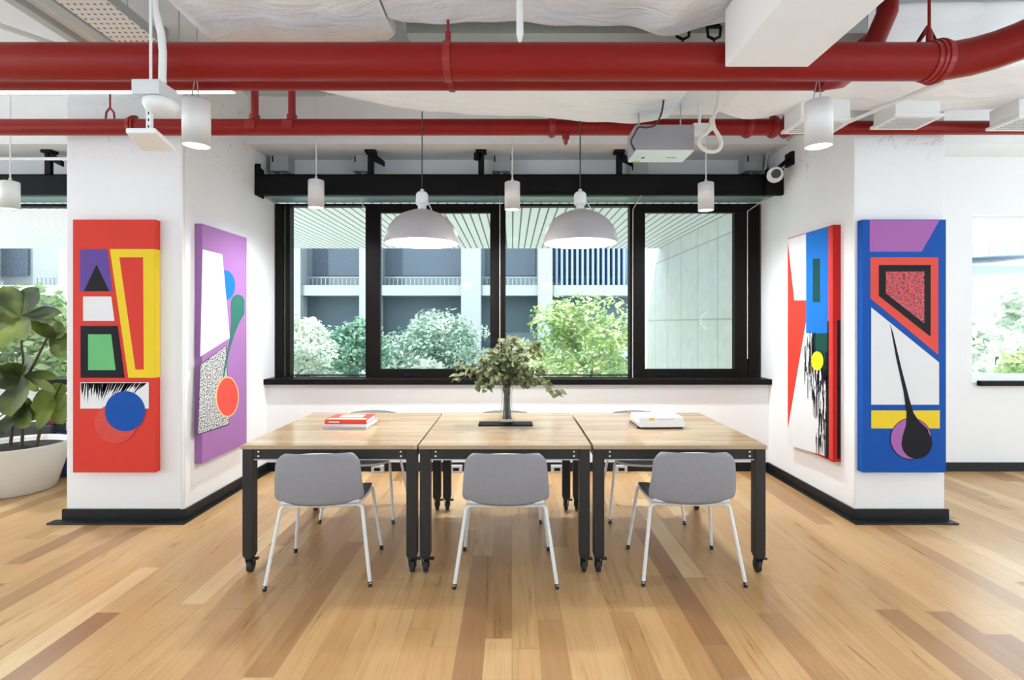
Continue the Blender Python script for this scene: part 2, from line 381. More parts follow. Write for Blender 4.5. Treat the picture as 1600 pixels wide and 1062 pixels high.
# left bay window
win2 = bpy.data.objects.new('window_2', None); COL.objects.link(win2); win2['kind'] = 'structure'; win2.location = (-5.5, 5.4, ZS); wo = win2.location
fr = MB(wo); zt = WZ(318, YW); zb = WZ(604, YW)
fr.box(RX0, PLX, YW, 5.46, zt-.03, zt); fr.box(RX0, PLX, YW, 5.46, zb, zb+.09); fr.box(PLX-.08, PLX, YW, 5.46, zb+.09, zt-.03)
for x in (-5.55, -6.9): fr.box(x, x+.1, YW, 5.46, zb+.09, zt-.03)
fr.build('window_frame', frame_m, win2, .002)
MB(wo).box(RX0, PLX-.08, YW+.04, YW+.046, zb+.09, zt-.03).build('glass_pane', glass_m, win2)
MB(wo).box(RX0, PLX, 5.13, 5.40, WZ(601, 5.13), WZ(592.5, 5.13)).build('window_sill', frame_m, win2, .004)
MB(wo).box(RX0, PLX, 5.12, 5.36, 2.727, 2.78).build('head_lining', teal_m, win2)
# right bay window
win3 = bpy.data.objects.new('window_3', None); COL.objects.link(win3); win3['kind'] = 'structure'; win3.location = (6.3, 5.35, .9); wo = win3.location
fr = MB(wo); fr.box(RWX, RX1, 5.3, 5.4, .89, .96); fr.box(RWX, RX1, 5.3, 5.4, 2.54, 2.57); fr.box(RWX, RWX+.03, 5.3, 5.4, .96, 2.54)
fr.box(6.3, 6.36, 5.3, 5.4, .96, 2.54); fr.build('window_frame', white_m, win3, .002)
MB(wo).box(RWX+.03, RX1, 5.345, 5.351, .96, 2.54).build('glass_pane', glass_m, win3)
MB(wo).box(WX(1530, 5.17), RX1, 5.15, 5.199, WZ(603, 5.15), WZ(595, 5.15)).build('window_sill', frame_m, win3, .003)

# ------------------------------------------------------------------ black steel pelmets with brackets
def pelmet(x0, x1, org, label, br, ends=True):
    t = empty('pelmet_beam', org, label, 'window pelmet')
    z0, z1 = 2.705, 2.904
    b = MB(org); b.box(x0, x1, 4.95, 4.962, z0+.02, z1); b.box(x0, x1, 4.95, 5.11, z1-.012, z1); b.box(x0, x1, 4.944, 4.965, z0, z0+.022)
    b.box(x0, x1, 4.965, 5.11, z0+.03, z0+.04)
    b.build('beam', black_m, t, .002)
    for (px, sx) in br:
        q = MB(org); x = WX(px, 5.02)
        q.box(x-.028, x+.028, 4.99, 5.03, z1, 3.12); q.prism([(x, 4.99, 3.15), (x+.02, 4.99, 3.05), (x+sx*.13, 4.99, 2.995), (x+sx*.13, 4.99, 3.045)] if sx > 0 else [(x, 4.99, 3.05), (x, 4.99, 3.15), (x+sx*.07, 4.99, 3.12), (x+sx*.07, 4.99, 3.06)], (0, .04, 0))
        q.box(x-.05, x+.05, 4.97, 5.06, 3.12, 3.15)
        q.build('bracket', black_m, t, .002)
    if ends:
        q = MB(org); q.prism([(x0, 4.945, z0), (x0, 5.11, z0), (x0, 5.11, z1+.08), (x0, 4.945, z1+.1)], (.012, 0, 0)); q.box(x0, x0+.055, 4.945, 4.957, z1, z1+.1)
        q.build('end_plate', black_m, t, .002)
        q = MB(org); q.box(x1-.16, x1, 4.90, 4.95, z0-.01, z1+.04); q.build('end_plate', black_m, t, .004)
    return t
pelmet(-2.455, 2.57, (0, 5.03, 2.7), 'long black steel pelmet beam across the top of the main window', [(580, 1), (752, -1), (967, 1)])
pelmet(RX0, PLX-.01, (-5.6, 5.03, 2.7), 'black steel pelmet beam over the left bay window behind the fig plant', [(78, 1)], False)
# roller blind fabric roll above the teal lining is hidden in the pelmet; junction boxes on the wall above
for i, (px, lab) in enumerate(((438, 'grey junction box above the pelmet beside the left wall'), (566, 'grey junction box above the pelmet over the first window mullion'),
                (783, 'grey junction box above the pelmet between the two dome pendants'), (997, 'grey junction box behind the hanging projector box'),
                (1176, 'grey junction box above the pelmet beside the security camera'))):
    x = WX(px, 5.17); org = (x, 5.3, 2.95)
    t = empty('junction_box', org, lab, 'electrical box', 'junction boxes above the long pelmet')
    yy = 2.905 if px == 997 else 2.99
    b = MB(org).box(x-.09, x+.09, 5.14, 5.3, yy, yy+.185); b.build('box', grey_m, t, .006)
    b = MB(org).box(x-.068, x-.056, 5.134, 5.139, yy+.09, yy+.15); b.build('slot', black_m, t)
    MB(org).box(x+.045, x+.06, 5.134, 5.139, yy+.1, yy+.115).build('screw', zinc_m, t); MB(org).box(x+.045, x+.06, 5.134, 5.139, yy+.14, yy+.15).build('screw', zinc_m, t)
    b = MB(org).tube([(x, 5.2, 2.906), (x, 5.2, yy)], .02, 8); b.build('cable_gland', zinc_m, t)

# security camera
org = (XR, 4.86, 2.9); t = empty('security_camera', org, 'small white bullet security camera high on the right wall at the end of the pelmet', 'camera')
c = P(1211, 273, 4.72)
MB(org).lathe([(0, -.02), (.045, -.02), (.045, 0), (0, 0)], (0, 0, 0), 20)
dd = Vector((.42, .87, .22)).normalized()
b = MB(org); b.tube([c-dd*.065, c-dd*.055, c+dd*.07, c+dd*.10], [.062, .070, .070, .045], 28); b.build('camera_body', white_m, t)
b = MB(org); b.tube([c+Vector((.008, 0, .008))-dd*.06, c+Vector((.008, 0, .008))-dd*.072], [.044, .040], 28); b.build('lens', mat('dark_lens', (.03, .04, .035), .15), t)
b = MB(org); b.tube([c+Vector((.02, .03, .05)), (XR-.03, 4.78, 2.99)], .018, 10); b.box(XR-.03, XR, 4.72, 4.84, 2.93, 3.05); b.build('mount', black_m, t, .002)
b = MB((XR, 4.7, 3.1)); b.tube([P(1195, 268, 5.05), P(1200, 238, 5.03), P(1228, 220, 4.85), (XR-.02, 4.6, 3.22), (XR-.02, 4.3, 3.4), (XR-.02, 4.2, 3.599)], .012, 8)
tag(b.build('wall_cable', grey_m), 'grey cable climbing the right wall above the security camera', 'cable')

# ================================================================== ARTWORKS
AC = dict(
    red=mat('art_red', (.68, .052, .035), .6, spec=.15), red_d=mat('art_dark_red', (.50, .018, .018), .6, spec=.15), purple=mat('art_purple', (.13, .07, .32), .6, spec=.15),
    black=mat('art_black', (.012, .011, .016), .6, spec=.15), white=mat('art_white', (.80, .80, .81), .6, spec=.15), green=mat('art_green', (.15, .50, .19), .6, spec=.15),
    yellow=mat('art_yellow', (.85, .62, .03), .6, spec=.15), blue=mat('art_blue', (.008, .085, .40), .6, spec=.15), sky=mat('art_sky_blue', (.015, .17, .58), .6, spec=.15),
    lilac=mat('art_lilac', (.37, .17, .42), .6, spec=.15), lilac2=mat('art_pink_lilac', (.40, .14, .42), .6, spec=.15), coral=mat('art_coral', (.76, .085, .062), .6, spec=.15),
    dgreen=mat('art_dark_green', (.012, .07, .06), .6, spec=.15), mgreen=mat('art_bottle_green', (.035, .17, .13), .6, spec=.15), cream=mat('art_cream', (.85, .55, .25), .6, spec=.15),
    lem=mat('art_lemon', (.80, .70, .02), .6, spec=.15), speck=speckle('art_speckle', (.03, .03, .04), (.75, .76, .75), 95, .49),
    dots=speckle('art_dots', (.02, .015, .02), (.76, .085, .10), 170, .47), shade=speckle('art_shadow_dots', (.68, .052, .035), (.40, .03, .03), 160, .60))
ACL = list(AC.values()); ACI = {k: i for i, k in enumerate(AC)}
rnd = random.Random(7)
def ell(cx, cy, rx, ry, n=40, a0=0, a1=360):
    return [(cx+rx*math.cos(math.radians(a0+(a1-a0)*k/n)), cy+ry*math.sin(math.radians(a0+(a1-a0)*k/n))) for k in range(n)]
class Art:
    """flat painted shapes, thin layers on a stretched canvas; fn maps a pixel to the canvas plane"""
    def __init__(s, org, fn, nrm): s.mb = MB(org); s.fn = fn; s.n = Vector(nrm); s.k = 0
    def poly(s, pts, col, inc=True):
        if inc: s.k += 1
        a = [s.fn(x, y)+s.n*(.0004*s.k) for x, y in pts]
        nn = (a[1]-a[0]).cross(a[2]-a[0])
        s.mb.prism([p-s.n*.0003 for p in a], s.n*.0003, ACI[col])
def clampx(v, a, b): return max(a, min(b, v))
# --- left pier, front: red canvas
YC = 3.84
def front(px, py): return P(px, py, YC)
org = (WX(177, YC), YC+.03, .375)
A = Art(org, front, (0, -1, 0)); x0, x1 = WX(114, YC), WX(242, YC); z0, z1 = WZ(738, YC), WZ(343, YC)
A.mb.box(x0, x1, YC, 3.898, z0, z1, ACI['red'])
xe = 242
A.poly([(125, 389), (168, 389), (176, 455), (125, 455)], 'purple'); A.poly([(151, 413), (171, 455), (131, 455)], 'black')
A.poly([(130, 463), (174, 463), (179, 501), (130, 501)], 'white')
A.poly([(126, 509), (184, 509), (195, 590), (126, 590)], 'black'); A.poly([(138, 522), (174, 522), (181, 578), (138, 578)], 'green')
A.poly([(172, 389), (xe, 389), (xe, 590), (201, 590)], 'yellow'); A.poly([(187, 402), (224, 402), (225, 577), (212, 577)], 'red')
A.mb.box(x1, x1+.0006, YC-.0008, 3.897, WZ(590, YC), WZ(389, YC), ACI['yellow'])
A.poly([(126, 597), (233, 597), (233, 638), (126, 638)], 'white')
A.k += 1
for i in range(46):
    xx = 127+i*2.2+rnd.uniform(-1, 1); L = rnd.uniform(9, 30)*(1.1 if i < 22 else .8); sl = (rnd.uniform(-.1, .15) if i < 16 else -.25-.5*(i-16)/30)
    wv = rnd.uniform(2.0, 5.0); xb = xx-0+sl*L*-1.0*(-1)
    A.poly([(clampx(xx, 126, 232), 598), (clampx(xx+wv, 126, 233), 598), (clampx(xx+wv*.6+sl*L*.6, 126, 233), 598+L*.6), (clampx(xx+sl*L, 126, 233), 598+L)], 'black', False)
A.poly(ell(181, 661, 33, 31), 'shade')
A.poly(ell(196, 642, 31.5, 31.5), 'blue')
tag(A.mb.build('artwork_canvas', ACL), 'tall red abstract canvas with yellow shape and blue circle on front of left pillar', 'painting')
# --- right pier, front: blue canvas
org = (WX(1413, YC), YC+.03, .375)
A = Art(org, front, (0, -1, 0)); x0, x1 = WX(1348, YC), WX(1478, YC)
A.mb.box(x0, x1, YC, 3.898, z0, z1, ACI['blue'])
A.poly([(1359, 344), (1468, 344), (1440, 393), (1359, 393)], 'lilac2')
A.poly([(1360, 402), (1466, 402), (1466, 554), (1360, 466)], 'coral'); A.poly([(1373, 414), (1454, 414), (1454, 526), (1373, 462)], 'black')
A.poly([(1384, 424), (1444, 424), (1444, 505), (1384, 458)], 'dots')
A.poly([(1361, 480), (1467, 566), (1467, 632), (1361, 632)], 'white'); A.poly([(1361, 641), (1468, 641), (1468, 669), (1361, 669)], 'yellow')
A.poly(ell(1423, 685, 32.5, 32.5), 'black'); A.poly(ell(1423, 685, 31.5, 31.5), 'lilac2')
A.poly([(1390, 505), (1395, 520), (1408, 575), (1421, 625), (1427, 645), (1436, 658), (1449, 670)]+ell(1432, 692, 24, 24.5, 24, -40, 190)+[(1410, 680), (1415, 664), (1416, 645), (1411, 610), (1400, 560)], 'black')
tag(A.mb.build('artwork_canvas', ACL), 'tall blue abstract canvas with black drop over lilac circle on front of right pillar', 'painting')
# --- left pier, side: lilac canvas (plane X = const)
XA = XL+.06
def side_l(u, v):
    px = 290+u/2.727; py = 340+v/2.727; Y = XA*F/(px-CX); return Vector((XA, Y, CH-(py-CY)*Y/F))
ya, yb = XA*F/(316-CX), XA*F/(385.5-CX)
org = (XL+.03, (ya+yb)/2, .4)
A = Art(org, side_l, (1, 0, 0)); A.mb.box(XL+.002, XA, ya, yb, .395, 2.252, ACI['lilac'])
A.poly(ell(170, 288, 41, 64), 'sky'); A.poly([(72, 135), (156, 156), (188, 512), (62, 592)], 'white')
A.poly([(62, 624), (172, 545), (184, 740), (185, 882), (52, 925)], 'black'); A.poly([(63, 627), (170, 548), (182, 740), (183, 879), (53, 921)], 'speck')
A.poly([(155, 690), (170, 600), (188, 520), (194, 440), (192, 385)]+ell(222, 362, 29, 35, 20, -170, 20)+[(249, 410), (226, 450), (210, 490), (185, 570), (161, 686)], 'mgreen')
A.poly(ell(176, 763, 50, 87), 'cream'); A.poly(ell(177, 763, 45, 81), 'coral')
tag(A.mb.build('artwork_canvas', ACL), 'lilac abstract canvas with coral circle and speckled panel on side of left pillar', 'painting')
# --- right pier, side
XA2 = XR-.06
def side_r(u, v):
    px = 1220+u/2.727; py = 340+v/2.727; Y = XA2*F/(px-CX); return Vector((XA2, Y, CH-(py-CY)*Y/F))
ya, yb = XA2*F/(1302-CX), XA2*F/(1231-CX)
org = (XR-.03, (ya+yb)/2, .4)
A = Art(org, side_r, (-1, 0, 0)); A.mb.box(XA2, XR-.002, ya, yb, .395, 2.252, ACI['red_d'])
A.poly([(30, 92), (206, 38), (206, 1020), (30, 968)], 'white')
A.poly([(30, 100), (58, 352), (108, 352), (108, 440), (30, 900)], 'red')
A.poly([(108, 66), (204, 38), (204, 492), (108, 492)], 'sky'); A.poly([(137, 175), (168, 172), (168, 360), (137, 360)], 'dgreen')
A.poly([(134, 492), (213, 492), (213, 700), (175, 690), (165, 600), (134, 600)], 'dgreen')
A.poly([(204, 38), (223, 34), (223, 1032), (204, 1026)], 'red')
A.poly([(200, 440), (206, 440), (206, 1026), (190, 1022), (197, 760)], 'black')
A.k += 1
for i in range(210):
    t_ = rnd.random()**.7; uu = 100+t_*100; top = 480+rnd.random()*420*(.4+.6*t_) if uu < 150 else 560+rnd.random()*400
    lim = 975+(uu-30)*.26; L = rnd.uniform(20, 110); wv = rnd.uniform(1.0, 3.2)
    b_ = min(top+L, lim)
    if uu < 100+ (0 if top > 480 else 0): continue
    A.poly([(uu, top), (uu+wv, top+4), (uu+wv*.7, b_), (uu+.2, b_-5)], 'black', False)
A.poly(ell(157, 610, 26, 41), 'lem')
A.mb.box(XA2+.03, XA2+.056, ya-.0006, ya, .42, WZ(500, ya), ACI['black'])
tag(A.mb.build('artwork_canvas', ACL), 'narrow abstract canvas with blue panel, red stripes and black drips on side of right pillar', 'painting')

# ================================================================== TABLES
TY0, TY1, TZ = 3.04, 4.15, .765
def make_table(xa, xb, label):
    cx = (xa+xb)/2; org = (cx, (TY0+TY1)/2, 0)
    t = empty('work_table', org, label, 'table', 'three tables pushed together')
    MB(org).box(xa+.002, xb-.002, TY0, TY1, TZ-.024, TZ).build('tabletop', top_m, t, .002)
    L = .062; z1 = TZ-.024; zr = z1-.062
    for sx in (0, 1):
        for sy in (0, 1):
            x = xa+.006 if sx == 0 else xb-.006-L; y = TY0+.012 if sy == 0 else TY1-.012-L
            lg = MB(org).box(x, x+L, y, y+L, .108, z1).build('leg', steel_m, t, .004)
            cxx, cyy = x+L/2, y+L/2; off = .02 if sx == 0 else -.0; oy = .012
            c = MB(org); c.box(cxx-.026, cxx+.026, cyy-.026, cyy+.026, .096, .108)
            c.lathe([(.0, .085), (.022, .085), (.024, .096), (0, .096)], (cxx, cyy, 0), 16)
            for s in (-1, 1): c.prism([(cxx+s*.018, cyy-.02, .09), (cxx+s*.018, cyy+.02, .09), (cxx+s*.018, cyy+oy+.012, .03), (cxx+s*.018, cyy+oy-.012, .03)], (.003*s, 0, 0))
            c.box(cxx+.018, cxx+.05, cyy-.012, cyy+.014, .078, .088)
            c.build('caster_fork', rubber_m, lg, .001)
            wv = MB(org); prof = [(0, -.014), (.02, -.014), (.036, -.012), (.0375, -.006), (.0375, .006), (.036, .012), (.02, .014), (0, .014)]
            wv.lathe(prof, (cxx, cyy+oy, .0375), 24, axis='x'); wv.build('wheel', rubber_m, lg)
    for (a, b, c, d) in ((xa+.006+L, xb-.006-L, TY0+.018, TY0+.058), (xa+.006+L, xb-.006-L, TY1-.058, TY1-.018),
                         (xa+.012, xa+.052, TY0+.012+L, TY1-.012-L), (xb-.052, xb-.012, TY0+.012+L, TY1-.012-L)):
        MB(org).box(a, b, c, d, zr, z1).build('rail', steel_m, t, .003)
    for x in (xa+.10, xb-.10):
        for z in (z1-.018, z1-.044):
            MB(org).lathe([(0, -.004), (.0055, -.004), (.0065, 0)], (x, TY0+.018, z), 12, axis='y').build('bolt', chrome_m, t)
    MB(org).box(xa+.006+L, xb-.006-L, TY0+.024, TY0+.03, zr-.008, zr).build('edge_trim', zinc_m, t)
    return t
make_table(WX(375, TY0), WX(652, TY0), 'left oak-topped work table on casters, carrying the red book stack')
make_table(WX(653.5, TY0), WX(924, TY0), 'middle oak-topped work table on casters, carrying the glass vase')
make_table(WX(927, TY0), WX(1200, TY0), 'right oak-topped work table on casters, carrying the white book stack')

# ================================================================== CHAIRS  (local: sitter faces +Y)
def make_chair(loc, rz, label):
    t = empty('stacking_chair', loc, label, 'chair', 'grey chairs round the tables', rz)
    # seat : grid surface
    def grid(fn, nu, nv):
        vs = [fn(-1+2*i/nu, j/nv) for j in range(nv+1) for i in range(nu+1)]
        fs = [(j*(nu+1)+i, j*(nu+1)+i+1, (j+1)*(nu+1)+i+1, (j+1)*(nu+1)+i) for j in range(nv) for i in range(nu)]
        return vs, fs
    def seat(u, v):
        y = -.205+v*.43
        w = .215+.018*math.sin(v*math.pi)
        r = .06
        if v > .86:
            q = (v-.86)/.14; w = w-.06+.06*math.sqrt(max(0, 1-q*q))
        z = .452+.010*u*u-.020*max(0, (v-.75)/.25)**2+.018*max(0, (.12-v)/.12)
        return (u*w, y, z)
    s = MB(); a, b = grid(seat, 16, 18); s.add(a, b, 0, True)
    o = s.build('seat', [seat_m, fabric_m, rim_m], t)
    so = o.modifiers.new('solid', 'SOLIDIFY'); so.thickness = .018; so.offset = -1; so.material_offset = 1; so.material_offset_rim = 2
    def back(u, v):
        v2 = 1-(1-v)**1.5
        z = .478+v2*.262
        r = .045; top = .738
        w = .246-.024*v2
        if z > top-r: w = w-r+math.sqrt(max(0, r*r-(z-(top-r))**2))
        rb = .05
        if z < .478+rb: w = w-rb*.8+math.sqrt(max(0, rb*rb-(.478+rb-z)**2))*.8
        y = -.215-.05*v2-.015*math.sin(v2*math.pi)+.035*(u*u)
        zz = z-(1-u*u)*.020*(1-v2)+(1-u*u)*.019*v2
        return (u*w, y, zz)
    s = MB(); a, b = grid(back, 20, 22); s.add(a, b, 0, True)
    o = s.build('backrest', [fabric_m, inner_m, rim_m], t)
    so = o.modifiers.new('solid', 'SOLIDIFY'); so.thickness = .016; so.offset = 1; so.material_offset = 1; so.material_offset_rim = 2
    s = MB(); s.tube([(-.10, -.208, .488), (-.06, -.198, .450), (0, -.19, .452), (.06, -.198, .450), (.10, -.208, .488)], .012, 8)
    s.build('back_support', white_m, t)
    fx, fyf, fyr = .272, .235, -.25
    for sx in (-1, 1):
        for (fy, ty, tx) in ((fyf, .15, .195), (fyr, -.165, .195)):
            s = MB(); top = (sx*tx, ty, .437)
            kn = Vector((sx*(tx+.033), ty+(fy-ty)*.10, .418)); ft = Vector((sx*(fx+(.014 if fy < 0 else 0)), fy, .018))
            s.tube([top, (sx*(tx+.018), ty+(fy-ty)*.02, .434), kn-Vector((sx*.004, 0, -.008)), kn, kn.lerp(ft, .5), ft], .0105, 10)
            lg = s.build('leg', white_m, t)
            s = MB(); s.tube([kn.lerp(ft, .97), (ft.x+(ft.x-kn.x)*.02, ft.y, 0)], .0115, 10); s.build('foot_cap', rubber_m, lg)
    s = MB()
    for y in (.15, -.165): s.tube([(-.196, y, .437), (-.1, y+.0, .432), (.1, y, .432), (.196, y, .437)], .0085, 10)
    for sx in (-1, 1): s.tube([(sx*.16, .15, .431), (sx*.16, -.165, .431)], .009, 8)
    s.build('seat_frame', white_m, t)
    return t
ch = make_chair((-1.105, 3.14, 0), math.radians(5), 'near left grey stacking chair with back to the camera, white legs, at left table')
copy_tree(ch, 'near middle grey stacking chair with back to the camera, at the table with the vase', (-.035, 3.14, 0), 0)
copy_tree(ch, 'near right grey stacking chair with back to the camera, blue-grey seat showing, at right table', (1.03, 3.165, 0), math.radians(-1))
for k, (x, y, r, lab) in enumerate(((-1.15, 4.07, 180, 'far left grey chair by the window wall, facing us across the left table'),
                            (-.06, 4.07, 180, 'far middle grey chair behind the glass vase, facing us across the middle table'),
                            (1.01, 4.06, 177, 'far right grey chair behind the white books, facing us across the right table'))):
    copy_tree(ch, lab, (x, y, 0), math.radians(r))

# ================================================================== THINGS ON THE TABLES
def book(x0, x1, y0, y1, z0, h, rz, cover, label, grp, pages=None, extra=None):
    cx, cy = (x0+x1)/2, (y0+y1)/2; a, b = (x1-x0)/2, (y1-y0)/2
    t = empty('book', (cx, cy, z0), label, 'book', grp, rz)
    c = MB(); c.box(-a, a, -b, b, 0, .003); c.box(-a, a, -b, b, h-.003, h); c.box(-a, a, -b, -b+.004, .003, h-.003)
    c.build('cover', cover, t, .001)
    MB().box(-a+.004, a-.004, -b+.004, b-.004, .003, h-.003).build('pages', pages or paper_m, t)
    if extra: extra(t, a, b, h)
    return t
paper_m = mat('book_pages', (.80, .79, .75), .8)
redb = mat('red_book_cover', (.70, .055, .035), .4); wb = mat('white_book_cover', (.82, .82, .82), .4); gb = mat('grey_book_cover', (.50, .48, .50), .4)
blk = mat('black_book_cover', (.02, .02, .02), .5)
def title_red(t, a, b, h):
    MB().box(-a*.8, -a*.3, -b-.0008, -b, h*.35, h*.6).build('spine_title', mat('spine_lettering', (.85, .65, .6), .5), t)
    m = MB(); m.box(-a*.55, a*.6, -b*.2, b*.75, h, h+.0008); m.box(-a*.9, a*.9, -b*.8, -b*.45, h, h+.0006)
    m.build('cover_picture', mat('book_cover_picture', (.55, .60, .45), .4, var=.5, vscale=14), t)
def title_w(t, a, b, h):
    MB().box(-a*.55, -a*.3, -b-.0008, -b, h*.15, h*.95).build('spine_patch', mat('yellow_patch', (.75, .52, .10), .5), t)
    MB().box(-a*.2, a*.55, -b-.0008, -b, h*.35, h*.55).build('spine_title', gb, t)
    m = MB(); m.box(-a*.3, a*.15, -b*.2, b*.6, h, h+.0008); m.build('cover_picture', mat('pastel_picture', (.62, .52, .60), .4, var=.3, vscale=20), t)
G1, G2 = 'books stacked on the left table', 'books stacked on the right table'
X = -1.125; Yb0 = 3.50
book(X-.15, X+.15, Yb0, Yb0+.22, TZ, .016, math.radians(-2), gb, 'pale grey book at the bottom of the left table stack', G1)
book(X-.145, X+.155, Yb0+.005, Yb0+.225, TZ+.016, .018, math.radians(-5), wb, 'white-paged book in the middle of the left table stack', G1)
book(X-.14, X+.145, Yb0+.0, Yb0+.22, TZ+.034, .030, math.radians(-1), redb, 'red book on top of the stack on the left table', G1, extra=title_red)
X = 1.01
book(X-.165, X+.15, Yb0+.025, Yb0+.23, TZ, .014, math.radians(3), blk, 'black book at the bottom of the right table stack', G2)
book(X-.15, X+.155, Yb0, Yb0+.22, TZ+.014, .024, math.radians(2), wb, 'white book just above the black one on the right table', G2)
book(X-.16, X+.15, Yb0+.0, Yb0+.22, TZ+.038, .018, math.radians(3), wb, 'slim white book second from top of the right table stack', G2)
book(X-.155, X+.15, Yb0+.005, Yb0+.225, TZ+.056, .022, math.radians(2), wb, 'white book with yellow spine patch on top of the right table stack', G2, extra=title_w)
# tray
b = MB((-.045, 3.66, TZ)); b.box(-.235, .145, 3.60, 3.72, TZ, TZ+.012)
tag(b.build('tray', black_m, bevel=.003), 'thin black tray on the middle table under the glass vase', 'tray')
# vase
vx, vy, vz = -.037, 3.655, TZ+.012; org = (vx, vy, vz)
t = empty('glass_vase', org, 'clear glass vase with narrow waist on the black tray', 'vase')
prof = [(0, 0), (.052, 0), (.058, .01), (.054, .05), (.040, .13), (.036, .17), (.042, .23), (.054, .285), (.051, .285), (.039, .23), (.033, .17), (.037, .13), (.050, .05), (.050, .014), (0, .014)]
MB(org).lathe(prof, org, 36).build('vessel', vase_gm, t)
# bouquet
rnd = random.Random(11)
t = empty('eucalyptus_bouquet', (vx, vy, vz+.02), 'bushy bouquet of grey-green leafy branches standing in the vase', 'plant')
org = (vx, vy, vz+.02)
stem_m = mat('woody_stem', (.09, .06, .035), .7); leaf_m = foliage_mat('eucalyptus_leaf', (.07, .09, .035), (.27, .31, .15), 30, .25)
def leaf_geo(mb, base, d, up, L, W, fold=.15, droop=.2, mi=0, seg=5):
    d = Vector(d).normalized(); s = d.cross(Vector(up))
    if s.length < .01: s = Vector((1, 0, 0))
    s.normalize(); n = s.cross(d).normalized(); vs = []; fs = []
    for i in range(seg+1):
        q = i/seg; w = W*(math.sin(math.pi*min(1, q**.85))**.75)*.5 if 0 < i < seg else .001
        c = Vector(base)+d*L*q-Vector((0, 0, 1))*droop*L*q*q
        vs += [c-s*w+n*w*fold*2, c, c+s*w+n*w*fold*2]
    for i in range(seg):
        a = i*3; fs += [(a, a+1, a+4, a+3), (a+1, a+2, a+5, a+4)]
    mb.add(vs, fs, mi, True)
fol = MB(org)
targets = [(708, 590), (722, 572), (735, 580), (752, 560), (748, 600), (765, 545), (775, 555), (762, 605), (785, 530), (800, 535), (806, 528), (820, 545), (838, 535), (845, 550), (850, 580), (872, 612),
           (858, 600), (832, 590), (815, 575), (790, 560), (775, 590), (840, 595), (825, 600), (770, 575), (800, 565), (812, 555), (786, 548), (755, 580), (845, 575), (795, 585), (760, 560)]
for i, (tx, ty) in enumerate(targets):
    Yt = vy+rnd.uniform(-.16, .16)
    e = P(tx, ty, Yt)
    b0 = Vector((vx+rnd.uniform(-.035, .035), vy+rnd.uniform(-.03, .03), vz+.03)); waist = Vector((vx+rnd.uniform(-.02, .02), vy+rnd.uniform(-.02, .02), vz+.17))
    neck = Vector((vx+rnd.uniform(-.03, .03), vy+rnd.uniform(-.03, .03), vz+.29))
    m = (neck+e)/2+Vector((0, 0, .05)); pts = [b0, waist, neck, m, e]
    st = MB(org); st.tube(pts, [.0035, .0035, .003, .0022, .0015], 6); st.build('stem', stem_m, t)
    segs = [(neck, m), (m, e)]
    for a, c in segs:
        for k in range(7):
            q = a.lerp(c, (k+.5)/7)+Vector((rnd.uniform(-.022, .022), rnd.uniform(-.022, .022), rnd.uniform(-.015, .015))); an = rnd.uniform(0, 6.28); d = (c-a).normalized()*.5+Vector((math.cos(an), math.sin(an)*.9, rnd.uniform(-.5, .5)))
            if a is neck and k < 3 and rnd.random() < .4: continue
            leaf_geo(fol, q, d, (rnd.uniform(-.9, .9), rnd.uniform(-1, .2), rnd.uniform(-.3, .9)), rnd.uniform(.045, .062), rnd.uniform(.034, .046), droop=rnd.uniform(0, .7))
    for k in range(4):
        an = rnd.uniform(0, 6.28); leaf_geo(fol, e+Vector((rnd.uniform(-.02, .02), 0, rnd.uniform(-.02, .02))), (math.cos(an), math.sin(an), rnd.uniform(-.6, .5)), (0, -.6, .8), rnd.uniform(.045, .06), rnd.uniform(.036, .048), droop=.3)
fol.build('foliage', leaf_m, t)
sl = MB(org)
for k in range(16):
    leaf_geo(sl, (vx+rnd.uniform(-.02, .02), vy+rnd.uniform(-.02, .02), vz+rnd.uniform(.12, .22)), (rnd.uniform(-.4, .4), rnd.uniform(-.4, .4), 1), (0, -1, 0), .05, .02)
sl.build('submerged_leaves', leaf_m, t)

# ================================================================== DOME PENDANTS
def pendant(px, label):
    Y = 3.6; x = WX(px, Y); zb = 2.035; org = (x, Y, zb)
    t = empty('dome_pendant', org, label, 'pendant lamp', 'dome pendants over the tables')
    prof = [(.253, 0), (.256, .012), (.248, .06), (.225, .115), (.185, .165), (.135, .20), (.08, .222), (.045, .232)]
    inner = [(r-.006, z-.001) for r, z in reversed(prof)]
    s = MB(org); s.lathe(prof, org, 48, 0); s.lathe([(r, z) for r, z in inner], org, 48, 1); s.lathe([(.247, -.001), (.253, 0)], org, 48, 0)
    s.build('lamp_shade', [shade_m, shadein_m], t)
    s = MB(org); s.lathe([(.045, .228), (.030, .24), (.028, .262), (.040, .268), (.044, .28), (.042, .34), (.030, .355), (.014, .36), (.012, .375), (0, .38)], org, 24); s.build('lamp_holder', white_m, t)
    s = MB(org); s.tube([(x+.03, Y-.02, zb+.30), (x+.06, Y-.03, zb+.25), (x+.075, Y-.04, zb+.215)], .004, 6); s.build('clip_wire', white_m, t)
    s = MB(org); s.tube([(x, Y, zb+.378), (x, Y, 2.95 if x < 0 else 2.885)], .004, 8); s.build('cord', black_cord, t)
    s = MB(org); s.lathe([(0, .03), (.05, .035), (.062, .07), (.05, .11), (.03, .14), (.02, .2)], org, 24); s.build('bulb', glow_m, t)
    l = bpy.data.lights.new('pendant_light', 'POINT'); l.energy = 27; l.color = (1, .96, .90); l.shadow_soft_size = .07
    lo = bpy.data.objects.new('pendant_light', l); COL.objects.link(lo); lo.parent = t; lo.location = (0, 0, -.02)
pendant(659.5, 'left grey dome pendant lamp with white inside hanging on a black cord')
pendant(906.5, 'right grey dome pendant lamp with white inside hanging on a black cord')

